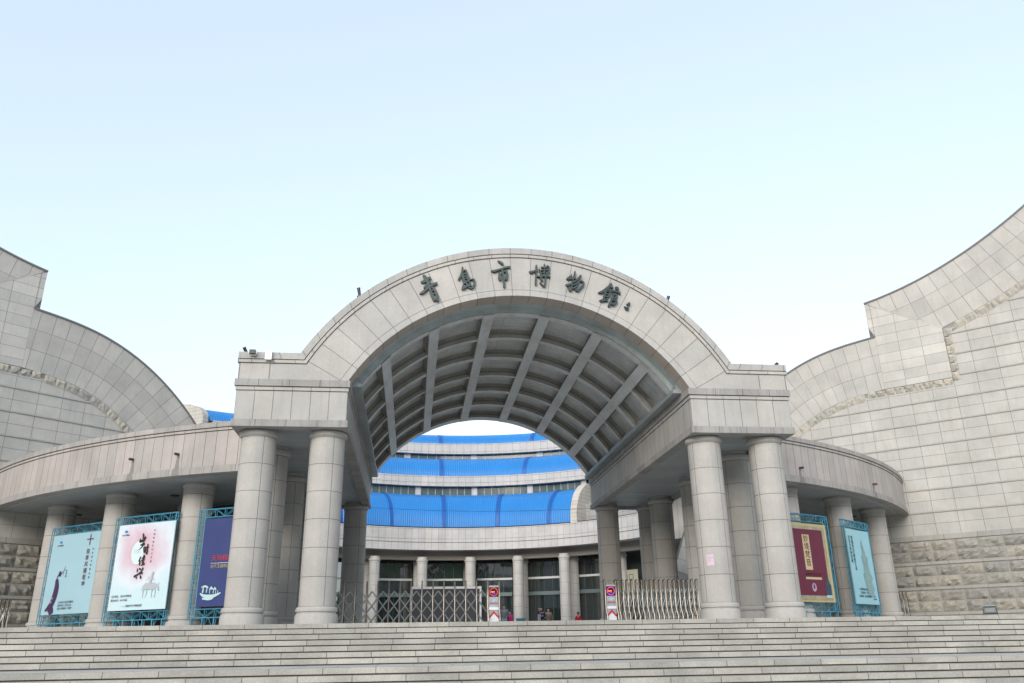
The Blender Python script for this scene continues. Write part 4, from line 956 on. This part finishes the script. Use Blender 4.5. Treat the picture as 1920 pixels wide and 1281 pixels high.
# ------------------------------------------------------------------ people
def skin_mesh(nm, joints, edges, mat, parent, sub=1):
    me = bpy.data.meshes.new(nm); me.from_pydata([j[0] for j in joints], edges, []); o = bpy.data.objects.new(nm, me); COL.objects.link(o)
    sm = o.modifiers.new('skin', 'SKIN'); sm.use_smooth_shade = True
    if not me.skin_vertices: bpy.context.view_layer.update()
    for i, j in enumerate(joints):
        r = j[1]; me.skin_vertices[0].data[i].radius = r if isinstance(r, tuple) else (r, r)
    me.skin_vertices[0].data[0].use_root = True
    ss = o.modifiers.new('sub', 'SUBSURF'); ss.levels = sub; ss.render_levels = sub
    bpy.context.view_layer.update()
    m2 = bpy.data.meshes.new_from_object(o.evaluated_get(bpy.context.evaluated_depsgraph_get()))
    bpy.data.objects.remove(o); m2.materials.clear(); m2.materials.append(mat)
    q = bpy.data.objects.new(nm, m2); COL.objects.link(q); q.parent = parent; return q
SKIN = lambda: simple('skin', (.42,.24,.17), .55)
def person(label, loc, H, rz, top_c, leg_c, hair_c, arms=('down','down'), child=False, hair='short', skirt=False, loose=1.0):
    k = H; hs = 1.25 if child else 1.0
    P = thing('person', label, 'person', loc, rz)
    hip, waist, chest, neck, head0 = .52*k, .60*k, .73*k, .835*k, .90*k
    sh = (.118 if not child else .11)*k
    J = []; E = []
    def add(p, r, par=None):
        J.append((p, r)); i = len(J)-1
        if par is not None: E.append((par, i))
        return i
    # continuous body: pelvis root, spine, head, legs, arms, hands with fingers
    pel = add((0,0,hip), (.085*k,.062*k)); w_ = add((0,0,waist), (.078*k,.056*k), pel); c_ = add((0,0,chest), (.094*k,.062*k), w_)
    n_ = add((0,0,neck), .032*k, c_); hb = add((0,-.012*k,neck+.035*k), .034*k*hs, n_); hm = add((0,-.014*k,head0+.02*k), (.046*k*hs,.054*k*hs), hb); ht = add((0,-.004*k,head0+.066*k*hs), (.034*k*hs,.04*k*hs), hm)
    add((0,-.062*k*hs,head0+.008*k), .009*k, hm)                      # nose
    for s in (-1, 1): add((s*.05*k*hs,.004*k,head0+.012*k), .010*k, hm)    # ears
    arm_pts = []
    for s, pose in zip((-1, 1), arms):
        shd = (s*sh, .0, .80*k)
        if pose == 'down': el, wr = (s*(sh+.035*k), .01*k, .63*k), (s*(sh+.03*k), -.03*k, .485*k)
        elif pose == 'hold': el, wr = (s*(sh+.03*k), -.02*k, .64*k), (s*.03*k, -.13*k, .66*k)
        elif pose == 'reach': el, wr = (s*(sh+.05*k), -.05*k, .70*k), (s*(sh+.12*k), -.10*k, .66*k)
        else: el, wr = (s*(sh+.04*k), -.03*k, .66*k), (s*.06*k, -.10*k, .58*k)
        a = add(shd, .038*k, c_); b = add(el, .028*k, a); c = add(wr, .019*k, b)
        d = Vector(wr)-Vector(el); d.normalize(); side = Vector((0,1,0)) if pose == 'down' else Vector((0,0,1))
        pm = Vector(wr)+d*.045*k; h = add(tuple(pm), .022*k, c)
        for f, (off, ln) in enumerate(((-.017,.042),(-.006,.05),(.006,.047),(.017,.036))):
            q = pm+d*.02*k+side*off*k; f1 = add(tuple(q), .0062*k, h); add(tuple(q+d*ln*k*.6+Vector((0,-.008*k,-.004*k))), .0055*k, f1)
        th = pm-d*.01*k-side*.028*k; add(tuple(th+d*.02*k), .0068*k, h)
        arm_pts.append((shd, el, wr))
    leg_pts = []
    for s in (-1, 1):
        hp = (s*.05*k, 0, .49*k); kn = (s*.055*k, -.012*k, .28*k); an = (s*.057*k, .012*k, .045*k); to = (s*.065*k, -.085*k, .02*k)
        a = add(hp, .054*k, pel); b = add(kn, .037*k, a); c = add(an, .024*k, b); add(to, .022*k, c); leg_pts.append((hp, kn, an, to))
    skin_mesh('body', J, E, SKIN(), P, 1)
    g = 1.16*loose
    J, E = [], []; pel = add((0,0,.50*k), (.094*k*g,.07*k*g)); w_ = add((0,0,waist), (.086*k*g,.064*k*g), pel); c_ = add((0,0,chest), (.10*k*g,.068*k*g), w_); add((0,0,.815*k), (.058*k*g,.042*k*g), c_)
    for shd, el, wr in arm_pts:
        a = add(shd, .043*k*g, c_); b = add(el, .034*k*g, a); add(tuple(Vector(wr).lerp(Vector(el), .06)), .026*k*g, b)
    skin_mesh('jacket', J, E, simple('cloth '+str(top_c), top_c, .85, 0, .12, 14), P, 1)
    J, E = [], []; pel = add((0,0,.515*k), (.088*k*1.05,.066*k*1.05))
    for hp, kn, an, to in leg_pts:
        a = add(hp, .06*k, pel); b = add(kn, .045*k, a); add(tuple(Vector(an)+Vector((0,0,.01*k))), .036*k, b)
    skin_mesh('trousers', J, E, simple('cloth '+str(leg_c), leg_c, .85), P, 1)
    J, E = [], []
    for s in (-1, 1):
        J2, E2 = J, E
    m = MB()
    for hp, kn, an, to in leg_pts:
        m.tube([(an[0], .03*k, .028*k), (an[0], -.02*k, .03*k), (to[0], to[1]-.012*k, .02*k)], .03*k, 10, True, .022*k)
    m.build('shoes', simple('dark shoe', (.03,.03,.03), .5), P, True)
    m = MB(); zc_ = head0+.028*k; rx, ry, rz_ = .054*k*hs, .062*k*hs, .066*k*hs
    n, q = 16, 8; g_ = {}
    for i in range(q+1):
        ph = (PI*.52)*i/q
        for j in range(n):
            t = 2*PI*j/n; face = max(0, -math.cos(t)*-1) if False else (math.sin(t) < -.35)
            lim = .5 if face else (1.0 if hair == 'short' else 1.45)
            p2 = ph*lim; g_[i,j] = (rx*math.sin(p2)*math.cos(t), ry*math.sin(p2)*math.sin(t)+.006*k, zc_+rz_*math.cos(p2)+.008*k)
    for i in range(q):
        for j in range(n): m.face([g_[i,j],g_[i,(j+1)%n],g_[i+1,(j+1)%n],g_[i+1,j]])
    m.build('hair', simple('hair '+str(hair_c), hair_c, .6), P, True)
    m = MB()
    for s in (-1, 1): m.lathe([(.001,0),(.006*k,.002*k),(.001,.004*k)], (0,0), 8)
    m = MB()
    for s in (-1, 1): poly(m, ell(s*.02*k*hs, head0+.022*k, .007*k, .005*k, 10), -.066*k*hs)
    poly(m, ell(0, head0-.022*k, .014*k, .004*k, 10), -.058*k*hs)
    m.build('eyes_and_mouth', simple('face dark', (.06,.03,.03), .6), P)
    return P

# ------------------------------------------------------------------ small things
def small_things():
    bk = M_black()
    def spot(label, x, y, z, yaw, tilt, group='small spotlights on the gateway'):
        S = thing('spotlight', label, 'spotlight', (x, y, z), yaw, group)
        m = MB(); m.box(-.07,.07,-.05,.05,0,.03); m.tube([(0,0,.02),(0,0,.12)], .018, 8); m.build('bracket', bk, S)
        d = Vector((math.cos(tilt), 0, math.sin(tilt))); p = Vector((0,0,.12))
        m = MB(); m.tube([p-d*.08, p+d*.20], .045, 12, True, .055); b = m.build('lamp_body', bk, S, True)
        m = MB(); m.tube([p+d*.20, p+d*.235], .056, 12); m.build('lens', simple('lamp lens', (.75,.76,.76), .15), b)
    spot('small black spotlight pointing up at the outer left end of the gate parapet', -8.57, .45, 7.89, rad(200), rad(62))
    spot('small black spotlight standing on the left slope of the arch', -5.22, .25, 9.95, rad(180), rad(80))
    spot('small black spotlight standing on the right slope of the arch', 4.98, .25, 10.04, rad(0), rad(70))
    spot('black spotlight aimed outward on the right parapet of the gate', 8.55, .5, 7.89, rad(10), rad(40))
    F = thing('floodlight', 'black boxy floodlight hung on the left gate parapet beside a white box', 'floodlight', (-8.27, -.1, 7.86))
    m = MB(); m.box(-.09,.09,-.12,.03,-.07,.05); m.build('lamp_housing', bk, F); m = MB(); m.box(-.08,.10,-.02,.0,-.11,-.065); m.box(-.115,-.10,-.08,.08,-.06,.02); m.box(.10,.115,-.08,.08,-.07,.03); m.build('bracket', M_white(), F)
    Bx = thing('junction_box', 'white ribbed box hung over the left gate parapet', 'junction box', (-7.80, -.07, 7.76))
    m = MB(); m.box(-.10,.10,-.08,0,-.13,.14); m.box(-.10,.10,0,.25,.132,.15); b = m.build('housing', M_white(), Bx)
    m = MB(); [m.box(-.085+.05*k,-.065+.05*k,-.09,-.08,-.12,.13) for k in range(4)]; m.build('rib', M_white(), Bx)
    # notice on the column
    m = MB(); n = 10; cx, cy, R = 5.97, .84, .53
    for k in range(n):
        a, b = rad(-49+31*k/n*.80), rad(-49+31*(k+1)/n*.80)
        q = lambda t, z, r=R: (cx+r*math.sin(t), cy-r*math.cos(t), z)
        m.face([q(a,1.57),q(b,1.57),q(b,1.90),q(a,1.90)])
    nb = m.build('paper_notice', simple('pink paper', (.62,.50,.56), .8)); tag(nb, 'pinkish paper notice stuck on the right inner gate column', 'notice')
    m = MB()
    for r_ in range(3):
        for j in range(5-r_*2):
            a = rad(-45+4*j); b = a+rad(2.6); z = 1.79-.07*r_
            q = lambda t, zz: (cx+.533*math.sin(t), cy-.533*math.cos(t), zz)
            m.face([q(a,z),q(b,z),q(b,z+.03),q(a,z+.03)])
    m.build('faint_print', simple('faint print', (.42,.34,.42), .8), nb)
    # cable across the passage
    m = MB(); pts = []
    for k in range(25):
        t = k/24; pts.append((-5.33+10.66*t, 15.3, 5.63-.16*math.sin(PI*t)))
    m.tube(pts, .008, 6); tag(m.build('hanging_cable', bk), 'thin dark cable strung across the rear opening of the gateway', 'cable')
    m = MB(); m.tube([(5.48,.5,5.1),(5.97,.29,4.98),(6.42,.52,4.86)], .008, 6)
    # white framed board behind the gate
    D = thing('display_board', 'dark notice board in a white metal frame behind the folding gate', 'notice board', (-1.86, 11.5, 0))
    m = MB(); m.box(-1.40,1.40,-.02,.02,.1,1.66); m.build('board_panel', simple('dark board', (.045,.042,.055), .5), D)
    m = MB()
    for x in (-1.44, 1.44): m.box(x-.04,x+.04,-.04,.04,.0,1.76)
    m.box(-1.40,1.40,-.035,.035,1.66,1.755); m.build('board_frame', M_white(), D)
    m = MB()
    for x in (-1.44, 1.44): m.box(x-.03,x+.03,-.35,.35,0,.04)
    m.build('foot', M_white(), D)
    # exit sign panel
    t = rad(50.3); E_ = thing('exit_sign', 'beige panel reading exit in Chinese beside the far right columns', 'sign', (-.3+16.75*math.sin(t), 26+16.75*math.cos(t), 0), -t+0)
    m = MB(); m.box(-.85,.85,-.03,.03,2.3,4.5); m.build('sign_panel', simple('beige panel', (.40,.38,.30), .6), E_)
    text('sign_lettering', '出口', .52, simple('sign ink', (.05,.06,.07), .6), E_, (0, -.035, 3.95)); text('sign_lettering', 'EXIT', .26, MATS['sign ink'], E_, (0, -.035, 3.45))
    # floodlight by the stone wall and low pipe
    L_ = thing('ground_floodlight', 'square grey floodlight on the platform in front of the rough stone wall', 'floodlight', (21.3, 9.85, 0), rad(-42))
    m = MB(); m.box(-.24,.24,-.10,.10,.38,.66, Matrix.Rotation(rad(-12), 4, 'X')); h_ = m.build('lamp_housing', simple('grey lamp housing', (.07,.09,.10), .4), L_)
    m = MB(); m.box(-.18,.18,-.112,-.10,.42,.58, Matrix.Rotation(rad(-12), 4, 'X')); m.build('lens', simple('lamp glass', (.10,.13,.14), .25), h_)
    m = MB(); m.box(-.26,.26,-.19,-.10,.645,.665, Matrix.Rotation(rad(-12), 4, 'X')); m.build('visor', simple('visor grey', (.30,.40,.42), .4), h_)
    m = MB(); m.box(-.27,-.245,-.03,.03,0,.56); m.box(.245,.27,-.03,.03,0,.56); m.box(-.27,.27,-.05,.05,0,.03); m.build('bracket', bk, L_)
    R_ = thing('low_rail', 'low grey-blue pipe rail at the far right foot of the stone wall', 'rail', (22.6, 8.0, 0))
    m = MB(); m.tube([(-.3,.2,.33),(3.5,-3.4,.33)], .06, 10); m.build('pipe', simple('grey blue paint', (.12,.18,.22), .5), R_)
    m = MB(); [m.tube([(-.3+1.9*k,.2-1.8*k,0),(-.3+1.9*k,.2-1.8*k,.33)], .03, 8) for k in range(3)]; m.build('support', MATS['grey blue paint'], R_)
    # bin / small chair inside the court
    S_ = thing('street_bin', 'small teal litter bin in the court behind the columns', 'bin', (4.1, 33.5, 0))
    m = MB(); m.box(-.28,.28,-.2,.2,.05,1.0); m.build('bin_body', simple('teal plastic', (.02,.13,.17), .5), S_); m = MB(); m.box(-.31,.31,-.23,.23,1.0,1.1); m.build('lid', MATS['teal plastic'], S_)

def people():
    person('man in a grey-blue jacket and pale jeans standing by the gate head', (2.15,26,0), 1.66, rad(8), (.16,.19,.22), (.30,.38,.50), (.03,.025,.02), ('down','front'))
    person('girl in a bright pink coat leaning towards the man', (2.52,25.9,0), 1.30, rad(-70), (.62,.015,.20), (.05,.05,.06), (.012,.01,.01), ('reach','down'), True, 'long')
    person('adult in a dark navy hooded jacket carrying a small child', (4.66,28,0), 1.60, rad(5), (.022,.028,.055), (.02,.022,.03), (.012,.01,.01), ('hold','hold'), False, 'long')
    c = person('toddler in pale trousers carried at the chest of an adult', (4.50,27.74,.70), .86, rad(20), (.03,.035,.06), (.45,.40,.48), (.02,.015,.01), ('hold','reach'), True)
    person('woman in a brown cardigan with short dark curly hair', (5.20,28.6,0), 1.56, rad(0), (.20,.145,.115), (.04,.04,.045), (.012,.01,.01), ('front','down'), False, 'long')
    person('child in a red jacket standing alone near a round column', (6.58,26,0), 1.20, rad(150), (.55,.012,.02), (.04,.04,.05), (.012,.01,.01), ('down','down'), True)

setting_done = True
gate(); wing(-1); wing(1); side_wall(-1); side_wall(1); hall()
banners()
accordion('stretched folding gate across the left of the passage, ending in a red-lit control head', [-6.08+.346*k for k in range(16)], 3.0, head=(-.70, ('red', (.95,.03,.03)), ''))
accordion('folding gate pushed together at the right of the passage, with a magenta-lit control head', [3.38+.157*k for k in range(18)], 3.0, head=(3.10, ('magenta', (.95,.04,.35)), ''))
accordion('short folded gate stub beside the far left stone wall', [.0+.14*k for k in range(8)], 0, rad(35), None, (-19.75, 10.9))
accordion('short folded gate stub between the last right column and the stone wall', [.0+.14*k for k in range(6)], 0, rad(-40), None, (17.62, 11.2))
small_things(); people()
